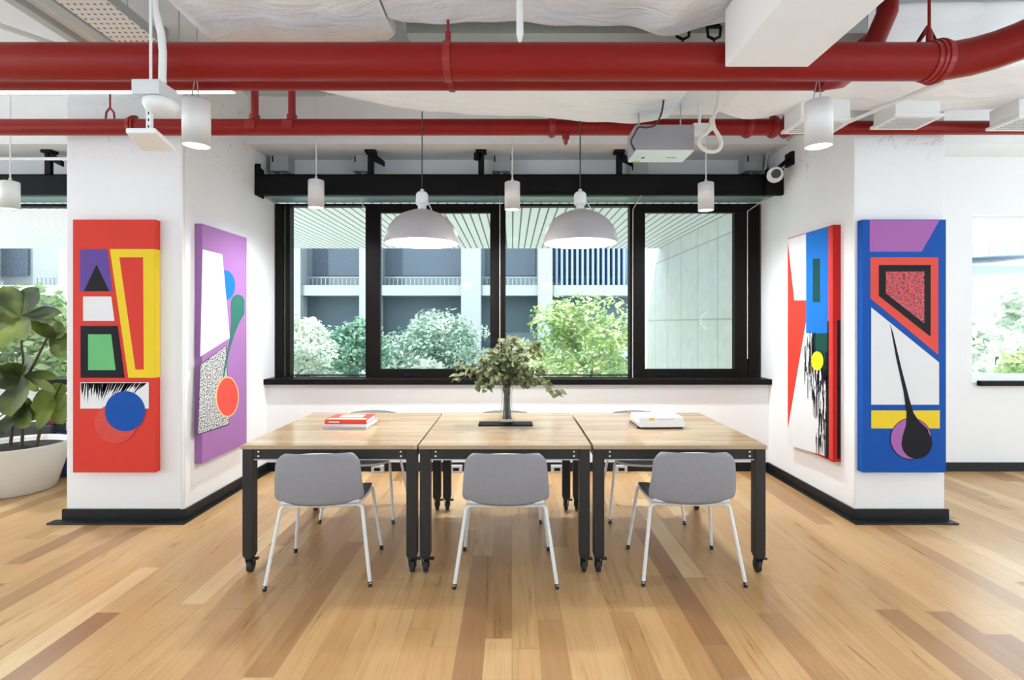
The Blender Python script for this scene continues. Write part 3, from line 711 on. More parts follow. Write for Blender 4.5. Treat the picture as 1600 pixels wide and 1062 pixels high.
# ================================================================== CYLINDER DOWNLIGHTS
def downlight(px, pyb, Y, label, rod='rod', top=3.6, power=110):
    x = WX(px, Y); zb = WZ(pyb, Y); org = (x, Y, zb); R_ = .068; Hh = .245
    t = empty('cylinder_downlight', org, label, 'ceiling lamp', 'white cylinder downlights')
    s = MB(org); s.lathe([(R_-.004, .012), (R_, 0), (R_, Hh-.004), (R_-.004, Hh), (0, Hh)], org, 32); s.build('housing', white_m, t)
    s = MB(org); s.lathe([(R_-.004, .011), (R_-.006, .006), (0, .006)], org, 32); s.build('diffuser', glowc_m, t)
    if rod == 'rod':
        s = MB(org); s.tube([(x, Y, zb+Hh), (x, Y, top)], .006, 8); s.lathe([(.012, Hh), (.012, Hh+.03), (.006, Hh+.035)], org, 12); s.build('rod', white_m, t)
    else:
        for dx in (-.03, .012):
            s = MB(org); s.tube([(x+dx, Y, zb+Hh), (x+.0, Y, zb+Hh+.16), (x, Y, top)], .0025, 6); s.build('wire', zinc_m, t)
    l = bpy.data.lights.new('downlight_spot', 'SPOT'); l.energy = power; l.spot_size = math.radians(165 if rod == 'rod' else 110); l.spot_blend = 1; l.shadow_soft_size = .05; l.color = (.90, .96, 1)
    lo = bpy.data.objects.new('downlight_spot', l); COL.objects.link(lo); lo.parent = t; lo.location = (0, 0, -.01)
downlight(307, 229, 2.78, 'white cylinder downlight hanging on wires in front of the left pillar', 'wire', power=14)
downlight(1279, 230, 2.78, 'white cylinder downlight hanging on wires in front of the right pillar', 'wire', power=14)
downlight(494, 325, 4.6, 'small white cylinder downlight on a rod, leftmost of three before the main window')
downlight(800.5, 328, 4.6, 'small white cylinder downlight between the two dome pendants')
downlight(1103, 329, 4.6, 'small white cylinder downlight on a rod, rightmost of three before the main window')
downlight(16, 327, 4.6, 'white cylinder downlight above the fig plant at the left edge')
b = MB((-4.3, 4.6, 2.95)); b.tube([(-6.5, 4.63, 2.95), (-3.36, 4.63, 2.95)], .014, 8)
tag(b.build('conduit', white_m), 'thin white horizontal conduit before the left bay window', 'conduit')

# ================================================================== RED PIPES
def ring(mb, c, ax, r0, r1, w, mi=0): mb.lathe([(r0, -w/2), (r1, -w/2), (r1, w/2), (r0, w/2)], c, 28, mi, False, ax)
Y1, Z1, R1 = 2.52, 2.75, .086
org = (0, Y1, Z1); t = empty('sprinkler_main', org, 'thick red sprinkler pipe across the ceiling, curving toward us at right', 'pipe')
pts = [(-6.5, Y1, Z1)]+[(x, Y1, Z1) for x in (-3, 0, 1.6, 2.04)]
for k in range(1, 9):
    a = math.radians(k*78/8); pts.append((2.04+.50*math.sin(a), Y1-.50*(1-math.cos(a)), Z1+.17*(1-math.cos(a))))
pts += [(pts[-1][0]+.08, 1.7, Z1+.30), (pts[-1][0]+.12, 1.0, Z1+.45)]
MB(org).tube(pts, R1, 32).build('pipe', red_m, t)
s = MB(org); ring(s, (2.06, Y1, Z1), 'x', R1, R1+.012, .05); ring(s, (2.06, Y1, Z1), 'x', R1, R1+.018, .012); s.build('coupling', red2_m, t)
for px in (700, 1452):
    x = WX(px, Y1); s = MB(org); ring(s, (x, Y1, Z1), 'x', R1, R1+.006, .035)
    s.tube([(x-.0, Y1, Z1+R1), (x, Y1, Z1+R1+.06)], .014, 8); s.tube([(x, Y1, Z1+R1), (x, Y1, 2.97 if px == 700 else 3.6)], .007, 8)
    if px > 1000: s.prism([(x-.07, Y1, Z1+R1-.01), (x-.05, Y1, Z1+R1-.0), (x, Y1, Z1+R1+.1), (x, Y1, Z1+R1+.07)], (0, .02, 0)); s.prism([(x+.07, Y1, Z1+R1-.01), (x+.05, Y1, Z1+R1), (x, Y1, Z1+R1+.1), (x, Y1, Z1+R1+.07)], (0, .02, 0))
    s.build('hanger', red2_m, t)
# second pipe behind
Y2, Z2, R2 = 2.85, WZ(140, 2.85)+.054, .055
org = (-1.2, Y2, Z2); t = empty('sprinkler_branch', org, 'red sprinkler pipe running just behind and below the thick one', 'pipe', 'thinner red sprinkler pipes')
MB(org).tube([(-6.5, Y2, Z2), (0, Y2, Z2), (1.72, Y2, Z2), (1.82, Y2+.02, Z2+.02), (1.90, Y2+.06, Z2+.08), (1.94, Y2+.08, Z2+.2), (1.96, Y2+.08, 3.59)], R2, 24).build('pipe', red_m, t)
s = MB(org); ring(s, (1.70, Y2, Z2), 'x', R2, R2+.008, .03); ring(s, (WX(706, Y2), Y2, Z2), 'x', R2, R2+.008, .03); s.build('coupling', red2_m, t)
# third pipe
Y3, Z3, R3 = 3.80, 2.917, .058
org = (0, Y3, Z3); t = empty('sprinkler_branch', org, 'lower red sprinkler pipe running in front of both pillars', 'pipe', 'thinner red sprinkler pipes')
MB(org).tube([(-6.5, Y3, Z3), (0, Y3, Z3), (1.95, Y3, Z3)], R3, 24).build('pipe', red_m, t)
MB(org).tube([(1.95, Y3, Z3-.005), (6.5, Y3, Z3-.005)], R3*.86, 24).build('pipe', red_m, t)
for px in (210, 862, 1168, 1208, 1228):
    s = MB(org); x = WX(px, Y3)
    ring(s, (x, Y3, Z3), 'x', R3*.9, R3+.012, .045); ring(s, (x, Y3, Z3), 'x', R3*.9, R3+.02, .014)
    s.box(x-.02, x+.02, Y3-.012, Y3+.012, Z3+R3, Z3+R3+.025); s.build('coupling', red2_m, t)
x = WX(884, Y3); s = MB(org); s.tube([(x, Y3, Z3), (x, Y3, Z3-R3-.03)], .026, 14); s.lathe([(.016, -.0), (.016, -.03), (.004, -.045), (0, -.045)], (x, Y3, Z3-R3-.028), 14); s.build('sprinkler_head', red2_m, t)
for px in (398, 456):
    x = WX(px, Y3); s = MB(org); s.tube([(x, Y3, Z3), (x, Y3, 3.6)], .026, 16); s.tube([(x, Y3, Z3+R3-.01), (x, Y3, Z3+R3+.03)], .036, 16)
    s.box(x-.045, x+.03, Y3-.064, Y3-.04, Z3-.03, Z3+.03); s.build('riser', red2_m, t)
for px in (172,):
    x = WX(px, Y3); s = MB(org); s.tube([(x, Y3, Z3+R3+.08), (x, Y3, 3.6)], .006, 8)
    for sgn in (-1, 1): s.tube([(x, Y3, Z3+R3+.085), (x+sgn*.028, Y3, Z3+R3+.05), (x+sgn*.034, Y3, Z3+R3-.02)], .007, 8)
    s.build('hanger', red2_m, t)
# steep branch rising at right, above the main
b = MB((2.0, 2.75, 2.9)); b.tube([P(1352, 92, 2.72), P(1366, 66, 2.72), P(1386, 20, 2.74), (2.02, 2.74, 3.6)], .05, 20)
tag(b.build('riser_pipe', red_m), 'short red pipe rising steeply behind the thick pipe at right', 'pipe')

# ================================================================== DUCTS
def soft_box(name, label, x0, x1, y0, y1, zb_fn, z1, rad, seed, nx=60, amp=.012, cat='duct'):
    """insulation-wrapped duct: rounded rectangular section swept along X, its underside sagging by zb_fn(x)"""
    rr = random.Random(seed); org = ((x0+x1)/2, (y0+y1)/2, z1); ph = [rr.uniform(0, 6) for _ in range(8)]
    vs = []; sec = []
    def section(zb, r):
        pts = []
        for (cx, cz, a0) in ((y1-r, zb+r, -90), (y1-r, z1-r, 0), (y0+r, z1-r, 90), (y0+r, zb+r, 180)):
            for k in range(6): a = math.radians(a0+90*k/5); pts.append((cx+r*math.cos(a), cz+r*math.sin(a)))
        return pts
    n = 24
    for i in range(nx+1):
        q = i/nx; x = x0+(x1-x0)*q
        e = min(1, min(q, 1-q)*nx/2.5); sh = .05*(1-e)
        for (y, z) in section(zb_fn(x), rad):
            wob = amp*(math.sin(x*5+ph[0]+z*9)+.6*math.sin(x*11+ph[1]+y*6)+.4*math.sin(x*23+y*13+ph[2]))
            yc = (y0+y1)/2; zc = (zb_fn(x)+z1)/2
            vs.append((x, y+(yc-y)*sh+wob*.4, z+(zc-z)*sh+wob))
    fs = [(i*n+k, i*n+(k+1) % n, (i+1)*n+(k+1) % n, (i+1)*n+k) for i in range(nx) for k in range(n)]
    mb = MB(org); mb.add(vs, fs, 0, True); mb.add(vs[:n], [tuple(range(n))], 0); mb.add(vs[-n:], [tuple(range(n))], 0)
    return tag(mb.build(name, wrap_m), label, cat)
soft_box('insulated_duct', 'big white wrapped duct overhead at the top, in front of the thick red pipe', -.60, 1.15, 1.2, 2.60, lambda x: 2.955+.0*x-.05*math.exp(-((x-.78)/.16)**2), 3.45, .06, 1)
soft_box('insulated_duct', 'white wrapped duct bulging down at upper left above the thick red pipe', -1.55, -.61, 1.2, 2.78, lambda x: 2.945-.03*math.cos((x+1.1)*3), 3.40, .14, 2)
def zb2(x):
    # underside height following the sagging wrap
    pts = [(-1.45, 3.13), (-1.0, 3.02), (-.6, 2.955), (-.3, 2.925), (.2, 2.915), (.55, 2.885), (.85, 2.865), (1.0, 2.885), (1.2, 2.9)]
    for (a, za), (b, zb) in zip(pts, pts[1:]):
        if x <= b: return za+(zb-za)*max(0, (x-a))/(b-a)
    return pts[-1][1]
soft_box('insulated_duct', 'white wrapped duct sagging above the dome pendants behind the red pipes', -1.45, 1.08, 2.98, 3.66, zb2, 3.42, .07, 3, amp=.006)
soft_box('insulated_duct', 'white wrapped duct over the right pillar carrying the square outlets', 1.42, 5.2, 2.98, 3.66, lambda x: 2.965-.06*math.exp(-((x-1.65)/.22)**2), 3.35, .06, 4, amp=.006)
b = MB((1.25, 3.3, 3.0)); b.box(1.085, 1.415, 3.05, 3.60, 2.925, 3.3); tag(b.build('sheet_duct', mat('white_joint_duct', (.80, .79, .78), .5), bevel=.006), 'short flat white duct joint between the two wrapped ducts above the looped cable', 'duct')
# square sheet duct at upper right
b = MB((1.18, 1.7, 2.7)); b.box(.985, 1.37, .8, 2.40, 2.665, 2.93); tag(b.build('sheet_duct', mat('white_sheet_duct', (.84, .84, .84), .5), bevel=.006), 'square white sheet duct coming toward us under the big wrapped duct', 'duct')
b = MB((1.9, 1.7, 3.1)); b.box(1.42, 2.34, .8, 2.3, 2.96, 3.3); tag(b.build('sheet_duct', wrap_m, bevel=.03), 'wide white duct at the top right above the bend of the thick red pipe', 'duct')
# rectangular outlets below the right duct
for (xa, xb, zb, lab) in ((1.92, 2.25, 2.82, 'white square air outlet beside the wired downlight before the right pillar'), (2.55, 2.85, 2.85, 'white square air outlet above the blue canvas'), (3.37, 3.70, 2.84, 'white square air outlet at the far right edge')):
    org = ((xa+xb)/2, 3.55, zb); t = empty('air_outlet', org, lab, 'air vent', 'square outlets under the right duct')
    MB(org).box(xa, xb, 3.446, 3.66, zb+.02, 2.975).build('neck', white_m, t, .004)
    MB(org).box(xa-.015, xb+.015, 3.43, 3.675, zb, zb+.02).build('flange', white_m, t, .002)
    g = MB(org)
    for k in range(6): g.box(xa+.02, xb-.02, 3.465+k*.032, 3.475+k*.032, zb-.004, zb)
    g.build('grille', grey_m, t)
b = MB((2.2, 3.2, 2.8)); b.tube([P(1318, 194, 3.42), P(1472, 128, 2.62)], .012, 8)
tag(b.build('conduit', white_m), 'thin white diagonal conduit behind the right wired downlight', 'conduit')
# rod in the top centre
b = MB((.035, 2.3, 2.73)); b.tube([(.035, 2.3, 2.955), (.035, 2.3, 2.76), (.035, 2.3, 2.73)], [.016, .016, .008], 12)
tag(b.build('drop_rod', white_m), 'short white rod hanging from the big wrapped duct, top centre', 'rod')
# steel channel across behind the big duct
b = MB((0, 3.1, 3.3)); b.box(-.55, 1.85, 2.70, 2.74, 3.0, 3.12); b.box(-.55, 1.85, 2.70, 2.80, 2.99, 3.0)
tag(b.build('steel_channel', zinc_m), 'grey steel channel glimpsed between the big wrapped duct and the thick red pipe', 'channel')
for px, lab in ((1069, 'black pipe clamp left of the square duct, above the thick red pipe'), (1118, 'black pipe clamp tight against the square white duct')):
    x = WX(px, 2.62); b = MB((x, 2.62, 2.9))
    b.tube([(x-.035, 2.64, 2.99), (x-.03, 2.64, 2.94), (x, 2.64, 2.925), (x+.03, 2.64, 2.94), (x+.035, 2.64, 2.99)], .008, 8); b.tube([(x, 2.64, 2.93), (x, 2.64, 2.88)], .005, 6); b.box(x-.03, x+.03, 2.63, 2.65, 2.985, 3.0)
    tag(b.build('pipe_clamp', black_m), lab, 'clamp', 'pipe clamps')

# perforated cable tray at upper left
def tray(x0, x1, z, label):
    Ya, Yb = .8, 3.5; org = ((x0+x1)/2, 2.8, z); t = empty('cable_tray', org, label, 'cable tray')
    m = bpy.data.materials.new('perforated_tray'); m.use_nodes = True; nt = m.node_tree; b = nt.nodes['Principled BSDF']
    g = N(nt, 'ShaderNodeNewGeometry'); sp = N(nt, 'ShaderNodeSeparateXYZ'); nt.links.new(g.outputs['Position'], sp.inputs[0])
    fy = M_(nt, 'MULTIPLY', sp.outputs[1], 22); row = M_(nt, 'FLOOR', fy)
    fx = M_(nt, 'ADD', M_(nt, 'MULTIPLY', sp.outputs[0], 28), M_(nt, 'MULTIPLY', row, .5))
    a = M_(nt, 'LESS_THAN', M_(nt, 'ABSOLUTE', M_(nt, 'SUBTRACT', M_(nt, 'FRACT', fx), .5)), .2)
    c = M_(nt, 'LESS_THAN', M_(nt, 'ABSOLUTE', M_(nt, 'SUBTRACT', M_(nt, 'FRACT', fy), .5)), .17)
    nt.links.new(mixc(nt, M_(nt, 'MULTIPLY', a, c), (.78, .76, .73), (.16, .15, .14)), b.inputs['Base Color']); b.inputs['Roughness'].default_value = .5
    MB(org).box(x0, x1, Ya, Yb, z, z+.003).build('perforated_floor', m, t)
    for x in (x0-.003, x1): MB(org).box(x, x+.003, Ya, Yb, z, z+.06).build('side_rail', zinc_m, t)
    for y in (1.6, 3.3):
        MB(org).box(x0-.04, x1+.04, y, y+.03, z-.018, z-.001).build('cross_strut', zinc_m, t)
        for x in (x0-.03, x1+.03): MB(org).tube([(x, y+.015, z-.01), (x, y+.015, 3.6)], .004, 6).build('hanger_rod', zinc_m, t)
tray(-2.43, -2.16, 3.2, 'perforated white cable tray running away from us at upper left')
org = (-2.6, 2.9, 3.25); t = empty('light_trunking', org, 'narrow grey trunking beside the perforated cable tray', 'trunking')
MB(org).box(-2.74, -2.68, .8, 3.9, 3.22, 3.28).build('channel', zinc_m, t, .003); MB(org).box(-2.56, -2.48, .8, 3.9, 3.22, 3.26).build('channel', zinc_m, t, .003)
MB(org).box(-2.68, -2.56, .8, 3.9, 3.26, 3.27).build('cover', white_m, t)
for y in (1.5, 3.7): MB(org).box(-2.74, -2.48, y, y+.04, 3.28, 3.6).build('hanger', zinc_m, t)
b = MB((-3.1, 3.2, 3.3)); b.tube([(-3.6, 2.7, 3.35), (-3.05, 3.5, 3.35), (-2.95, 3.85, 3.35)], .018, 8); tag(b.build('conduit', white_m), 'thin white pipe near the ceiling in the top left corner', 'conduit')
for k, (z, y) in enumerate(((3.30, 4.1), (3.44, 4.4))):
    b = MB((-2, y, z)); b.box(-2.12, -1.5, y, y+.06, z, z+.05).tube([(-2.0, y+.03, z), (-2.0, y+.03, 3.6)], .006, 6).tube([(-1.6, y+.03, z), (-1.6, y+.03, 3.6)], .006, 6); tag(b.build('steel_strut', zinc_m), ('lower', 'upper')[k]+' grey steel strut behind the bent white conduit at upper left', 'strut')
# long white batten light near the beam at left
org = (-3.6, 3.62, 3.1); t = empty('batten_light', org, 'long white batten light near the ceiling above the left pillar', 'ceiling lamp')
MB(org).box(-5.6, -1.93, 3.58, 3.66, 3.10, 3.14).build('housing', white_m, t, .003); MB(org).box(-5.58, -1.95, 3.59, 3.65, 3.094, 3.10).build('diffuser', mat('batten_glow', (1, 1, 1), .5, emis=(1, 1, .98, 1.4)), t)
for x in (-5, -2.2): MB(org).tube([(x, 3.62, 3.14), (x, 3.62, 3.6)], .004, 6).build('hanger', zinc_m, t)

# detector and access point, upper left
Yd = 2.30; x = WX(236, Yd); org = (x, Yd, 2.44)
t = empty('smoke_detector', org, 'white round smoke detector under a square box on a bent conduit', 'detector')
MB(org).box(WX(205, Yd), WX(248, Yd), Yd-.0, Yd+.13, WZ(146, Yd), WZ(123, Yd)).build('mounting_box', mat('pale_grey_box', (.66, .68, .68), .5), t, .003)
s = MB(org); cc = (x+.0, Yd+.07, 2.44); s.lathe([(0, 0), (.04, 0), (.066, .012), (.074, .03), (.074, .05), (.06, .06), (0, .06)], cc, 32); s.build('detector_head', white_m, t)
s = MB(org); s.tube([(x-.015, Yd+.03, 3.6), (x-.012, Yd+.03, 2.98), (x-.005, Yd+.03, 2.9), (x+.025, Yd+.03, 2.78), (x+.032, Yd+.03, 2.70), (x+.03, Yd+.03, 2.56)], .016, 12); s.build('conduit', white_m, t)
s = MB(org); s.tube([(x-.01, Yd+.01, 3.6), (x-.008, Yd+.01, 2.56)], .006, 8); s.build('rod', white_m, t)
org = (x, 2.3, 2.25); t = empty('access_point', org, 'flat white square wireless unit on a slotted strut before the left pillar', 'wireless unit')
s = MB(org); xs = WX(232, 2.36); s.box(xs-.012, xs+.012, 2.36, 2.375, 2.28, 2.56); s.build('strut', white_m, t)
s = MB(org)
for k in range(8): s.box(xs-.003, xs+.003, 2.3595, 2.36, 2.31+k*.03, 2.322+k*.03)
s.build('slot', black_m, t)
s = MB(org); zb = 2.262; s.prism([P(196, 213, 2.13).xy.to_3d()+Vector((0, 0, zb)), P(243, 213, 2.13).xy.to_3d()+Vector((0, 0, zb)), P(276, 236, 2.36).xy.to_3d()+Vector((0, 0, zb)), P(222, 236, 2.36).xy.to_3d()+Vector((0, 0, zb))], (0, 0, .022))
s.build('panel', white_m, t, .006)

# projector-like grey box
org = (.97, 3.4, 2.58); t = empty('hanging_unit', org, 'grey metal box unit hanging under the duct right of the dome pendants', 'ceiling unit')
xa, xb = WX(993, 3.3), WX(1085, 3.3)
MB(org).box(xa, xb, 3.3, 3.53, 2.585, 2.745).build('casing', mat('grey_casing', (.33, .33, .345), .5), t, .003)
MB(org).box(xa+.004, xb-.004, 3.304, 3.526, 2.575, 2.585).build('underside', mat('pale_underside', (.70, .80, .80), .4), t)
s = MB(org); s.box(xa+.03, xa+.08, 3.49, 3.52, 2.5735, 2.575); s.build('sticker', mat('yellow_sticker', (.6, .6, .12), .5), t)
s = MB(org); s.box(xb-.14, xb-.08, 3.42, 3.435, 2.5735, 2.575); s.build('sticker', mat('blue_sticker', (.15, .4, .6), .5), t)
s = MB(org); s.box(xa+.07, xa+.09, 3.42, 3.44, 2.5735, 2.575); s.build('vent', black_m, t)
for x in (xa+.05, xb-.05): MB(org).tube([(x, 3.42, 2.745), (x, 3.42, 2.875 if x < 1 else 2.93)], .005, 6).build('hanger', zinc_m, t)
b = MB((.9, 3.27, 2.9)); b.smooth_tube([P(1037, 130, 3.2), P(1037, 155, 3.26), P(1033, 178, 3.27), P(1024, 195, 3.27), P(1010, 199, 3.27), P(998, 199, 3.28), P(990, 212, 3.28), P(986, 222, 3.28), P(992, 235, 3.28)], .006, 8)
tag(b.build('loose_cable', black_cord), 'black cable curving from the duct to the grey hanging unit', 'cable')
b = MB((1.2, 3.2, 2.7))
lp = [(1124, 135), (1120, 165), (1114, 185), (1116, 200), (1123, 212), (1127, 225), (1121, 235), (1109, 237), (1097, 231), (1092, 221), (1098, 210), (1107, 200), (1112, 185)]
b.smooth_tube([P(a, c, 3.22+.004*i) for i, (a, c) in enumerate(lp)], .012, 10)
tag(b.build('coiled_cable', mat('cream_cable', (.75, .73, .66), .5)), 'cream flexible conduit looped beside the grey hanging unit', 'cable')
b = MB((1.2, 3.4, 2.7)); b.box(WX(1084, 3.36), WX(1116, 3.36), 3.36, 3.5, 2.74, 2.78); b.tube([(1.24, 3.43, 2.78), (1.24, 3.43, 3.6)], .01, 8)
tag(b.build('ceiling_plate', white_m, bevel=.003), 'small white square plate above the looped cream cable', 'plate')

# ================================================================== LEFT BAY: potted fig and things behind
px_, py_ = -4.40, 4.60; org = (px_, py_, 0)
t = empty('potted_fig', org, 'tall broad-leaved fig in a white tapered pot behind the left pillar', 'potted plant')
MB(org).lathe([(0, 0), (.26, 0), (.275, .015), (.33, .2), (.375, .40), (.38, .42), (.365, .42), (.355, .395), (.34, .36), (0, .36)], org, 48).build('pot', mat('cream_pot', (.72, .70, .64), .45), t)
MB(org).lathe([(.345, .372), (.2, .38), (0, .385)], org, 32).build('soil', mat('dark_soil', (.035, .025, .02), .95, bump=1, bscale=60), t)
fig_m = foliage_mat('fig_leaf', (.035, .05, .015), (.19, .24, .045), 3.0, .4); st_m = mat('fig_stem', (.07, .05, .035), .8)
rnd = random.Random(5)
stems = [[(px_+.05, py_, .37), P(37, 640, 4.62), P(36, 560, 4.6), P(30, 500, 4.6)], [(px_-.1, py_+.05, .37), P(22, 640, 4.7), P(25, 600, 4.7), P(10, 560, 4.75)],
         [(px_+.2, py_-.03, .37), P(66, 660, 4.6), P(80, 630, 4.6), P(96, 600, 4.58)], [P(36, 600, 4.6), P(55, 565, 4.62), P(75, 525, 4.64)]]
for s_ in stems: MB(org).tube([Vector(q) for q in s_], [.013, .011, .009, .006][:len(s_)], 8).build('stem', st_m, t)
def big_leaf(mb, a, c, W, up=(0, -1, .4), droop=.06):
    a, c = Vector(a), Vector(c); d = c-a; L = d.length; d.normalize(); s = d.cross(Vector(up)).normalized(); n = s.cross(d).normalized(); vs = []; fs = []; seg = 9
    for i in range(seg+1):
        q = i/seg; w = W*.5*(math.sin(math.pi*q**1.35)**.75)*(1 if q < .97 else .6)+.003
        c0 = a+d*L*q-Vector((0, 0, droop*q*q))
        for k in (-1, -.5, 0, .5, 1): vs.append(c0+s*w*k+n*(abs(k)*w*.18+.006*math.sin(q*14)*abs(k)))
    for i in range(seg):
        for k in range(4): b_ = i*5+k; fs.append((b_, b_+1, b_+6, b_+5))
    mb.add(vs, fs, 0, True)
lf = MB(org)
T0 = P(31, 495, 4.6)
for (x, y, W, Y) in ((6, 436, .24, 4.55), (62, 440, .25, 4.55), (98, 478, .13, 4.5), (90, 492, .10, 4.6), (-25, 470, .16, 4.6), (-20, 500, .16, 4.5), (5, 535, .2, 4.4), (42, 520, .18, 4.35), (92, 520, .12, 4.6), (-10, 520, .2, 4.7)):
    big_leaf(lf, T0, P(x, y, Y), W*.9)
T1 = P(78, 522, 4.64)
for (x, y, W, Y) in ((104, 505, .18, 4.6), (112, 545, .2, 4.55), (85, 500, .12, 4.8)): big_leaf(lf, T1, P(x, y, Y), W)
T2 = P(34, 585, 4.6)
for (x, y, W, Y) in ((52, 553, .18, 4.35), (10, 556, .16, 4.5), (92, 580, .08, 4.55), (-15, 590, .30, 4.4), (18, 640, .26, 4.35), (88, 602, .07, 4.5), (62, 600, .12, 4.9)): big_leaf(lf, T2, P(x, y, Y), W)
T3 = P(88, 620, 4.6)
for (x, y, W, Y) in ((102, 590, .16, 4.6), (100, 652, .16, 4.5), (78, 600, .1, 4.7), (104, 625, .14, 4.55), (60, 662, .12, 4.4), (48, 625, .2, 4.5)): big_leaf(lf, T3, P(x, y, Y), W)
T4 = P(24, 640, 4.68)
for (x, y, W, Y) in ((48, 655, .16, 4.45), (5, 668, .18, 4.5), (-12, 650, .24, 4.4), (62, 640, .16, 4.5), (0, 612, .22, 4.5), (30, 612, .18, 4.5), (52, 618, .12, 4.6)): big_leaf(lf, T4, P(x, y, Y), W)
lf.build('foliage', fig_m, t)
b = MB((-4.32, 5.07, 0)); b.lathe([(0, 0), (.085, 0), (.09, .05), (.10, .42), (.092, .42), (.08, .06), (0, .04)], (-4.32, 5.07, 0), 28)
tag(b.build('waste_bin', mat('navy_plastic', (.012, .04, .13), .45)), 'dark blue bin squeezed between the fig pot and the left pillar', 'bin')
b = MB((-4.75, 5.05, 0)); b.box(-5.35, -4.44, 5.0, 5.17, 0, .50)
tag(b.build('storage_case', mat('black_case', (.02, .02, .022), .5), bevel=.015), 'black case standing on the floor behind the fig pot', 'case')
b = MB((-4.45, 5.0, .5)); b.prism([(-4.85, 5.02, .60), (-4.80, 5.02, .63), (-4.42, 5.02, .535), (-4.40, 5.02, .505), (-4.46, 5.02, .502)], (0, .12, 0))
tag(b.build('folded_cloth', mat('maroon_cloth', (.18, .02, .025), .8), bevel=.01), 'dark red folded cloth lying on the black case behind the fig', 'cloth')
# floor sockets on the back skirting
for px, lab in ((588, 'grey power socket box low on the back wall behind the left table'), (712, 'grey power socket box low on the back wall, left of centre'), (871, 'grey power socket box low on the back wall, right of centre'), (972, 'grey power socket box low on the back wall behind the right table')):
    x = WX(px, 5.1); org = (x, 5.15, .05); t = empty('socket_box', org, lab, 'power socket', 'socket boxes along the skirting')
    MB(org).box(x-.06, x+.06, 5.13, 5.18, .0, .07).build('box', grey_m, t, .004); MB(org).box(x-.03, x+.03, 5.128, 5.13, .02, .05).build('face', black_m, t)
b = MB((-1.0, 3.6, .66)); b.tube([(-1.35, 4.05, .69), (-1.1, 3.7, .665), (-.85, 3.5, .66), (-.62, 3.3, .69)], .005, 6)
tag(b.build('loose_cable', grey_m), 'thin grey cable slung under the left tabletop', 'cable')

# ================================================================== FILL LAMPS added out of view to brighten ducts and side walls
for j, y in enumerate((.4, -2.4)):
    for i, x in enumerate((-5.0, -1.7, 1.7, 5.0)):
        org = (x, y, 1.55)
        t = empty('fill_globe', org, 'added globe fill lamp behind the camera, %s row from the windows, %s from left' % (('first', 'second', 'third')[j], ('first', 'second', 'third', 'fourth', 'fifth', 'sixth')[i]), 'ceiling lamp', 'added fill lamps behind the camera')
        gp = MB(org); gp.lathe([(.2*math.sin(math.pi*k/16), -.2*math.cos(math.pi*k/16)) for k in range(17)], org, 28)
        gp.build('globe', bpy.data.materials.get('fill_globe_glow') or mat('fill_globe_glow', (1, 1, 1), .5, emis=(.95, .98, 1, 2.5)), t)
        MB(org).tube([(x, y, 1.74), (x, y, 1.82)], .03, 12).build('lamp_cap', white_m, t); MB(org).tube([(x, y, 1.82), (x, y, 2.9 if y > .5 else 3.6)], .004, 6).build('cord', black_cord, t)
        l = bpy.data.lights.new('fill_globe_light', 'POINT'); l.energy = FILL_LAMP; l.color = (.88, .95, 1); l.shadow_soft_size = .24
        lo = bpy.data.objects.new('fill_globe_light', l); COL.objects.link(lo); lo.parent = t
# ================================================================== OUTSIDE
slat_m = bpy.data.materials.new('slatted_soffit'); slat_m.use_nodes = True; nt = slat_m.node_tree; b = nt.nodes['Principled BSDF']
g = N(nt, 'ShaderNodeNewGeometry'); sp = N(nt, 'ShaderNodeSeparateXYZ'); nt.links.new(g.outputs['Position'], sp.inputs[0])
fx = M_(nt, 'FRACT', M_(nt, 'DIVIDE', sp.outputs[0], .15)); nt.links.new(mixc(nt, M_(nt, 'LESS_THAN', fx, .2), (.66, .67, .65), (.12, .14, .13)), b.inputs['Base Color'])
cw_m = bpy.data.materials.new('concrete_panels'); cw_m.use_nodes = True; nt = cw_m.node_tree; b = nt.nodes['Principled BSDF']
g = N(nt, 'ShaderNodeNewGeometry'); sp = N(nt, 'ShaderNodeSeparateXYZ'); nt.links.new(g.outputs['Position'], sp.inputs[0])
ja = M_(nt, 'LESS_THAN', M_(nt, 'FRACT', M_(nt, 'DIVIDE', M_(nt, 'SUBTRACT', sp.outputs[1], 9.56), 1.035)), .035)
jb = M_(nt, 'LESS_THAN', M_(nt, 'FRACT', M_(nt, 'DIVIDE', M_(nt, 'SUBTRACT', sp.outputs[2], 1.54), 1.50)), .022)
nz = N(nt, 'ShaderNodeTexNoise'); nz.inputs['Scale'].default_value = 4; nz.inputs['Detail'].default_value = 8; nt.links.new(g.outputs['Position'], nz.inputs['Vector'])
c = mixc(nt, nz.outputs['Fac'], (.40, .42, .40), (.58, .59, .57)); nt.links.new(mixc(nt, M_(nt, 'MULTIPLY', M_(nt, 'MAXIMUM', ja, jb), .7), c, (.25, .27, .25)), b.inputs['Base Color'])
ZSO = 3.4
struct(MB().box(-22, 3.8, 5.56, 13.3, ZSO, ZSO+.02), 'trim_5', slat_m)
bpy.data.objects['trim_5']['label'] = 'slatted pale soffit of the overhang outside the windows'
struct(MB().box(-22, 3.8, 5.5, 13.3, ZSO+.03, ZSO+.25), 'trim_6', conc_m)
struct(MB().box(3.8, 4.15, 5.7, 14.6, -6, ZSO+.25), 'wall_outside_right', cw_m)
gm = mat('far_ground', (.74, .75, .74), .9)
struct(MB().box(-90, 90, -60, 140, -6.1, -6.0), 'ground', gm)

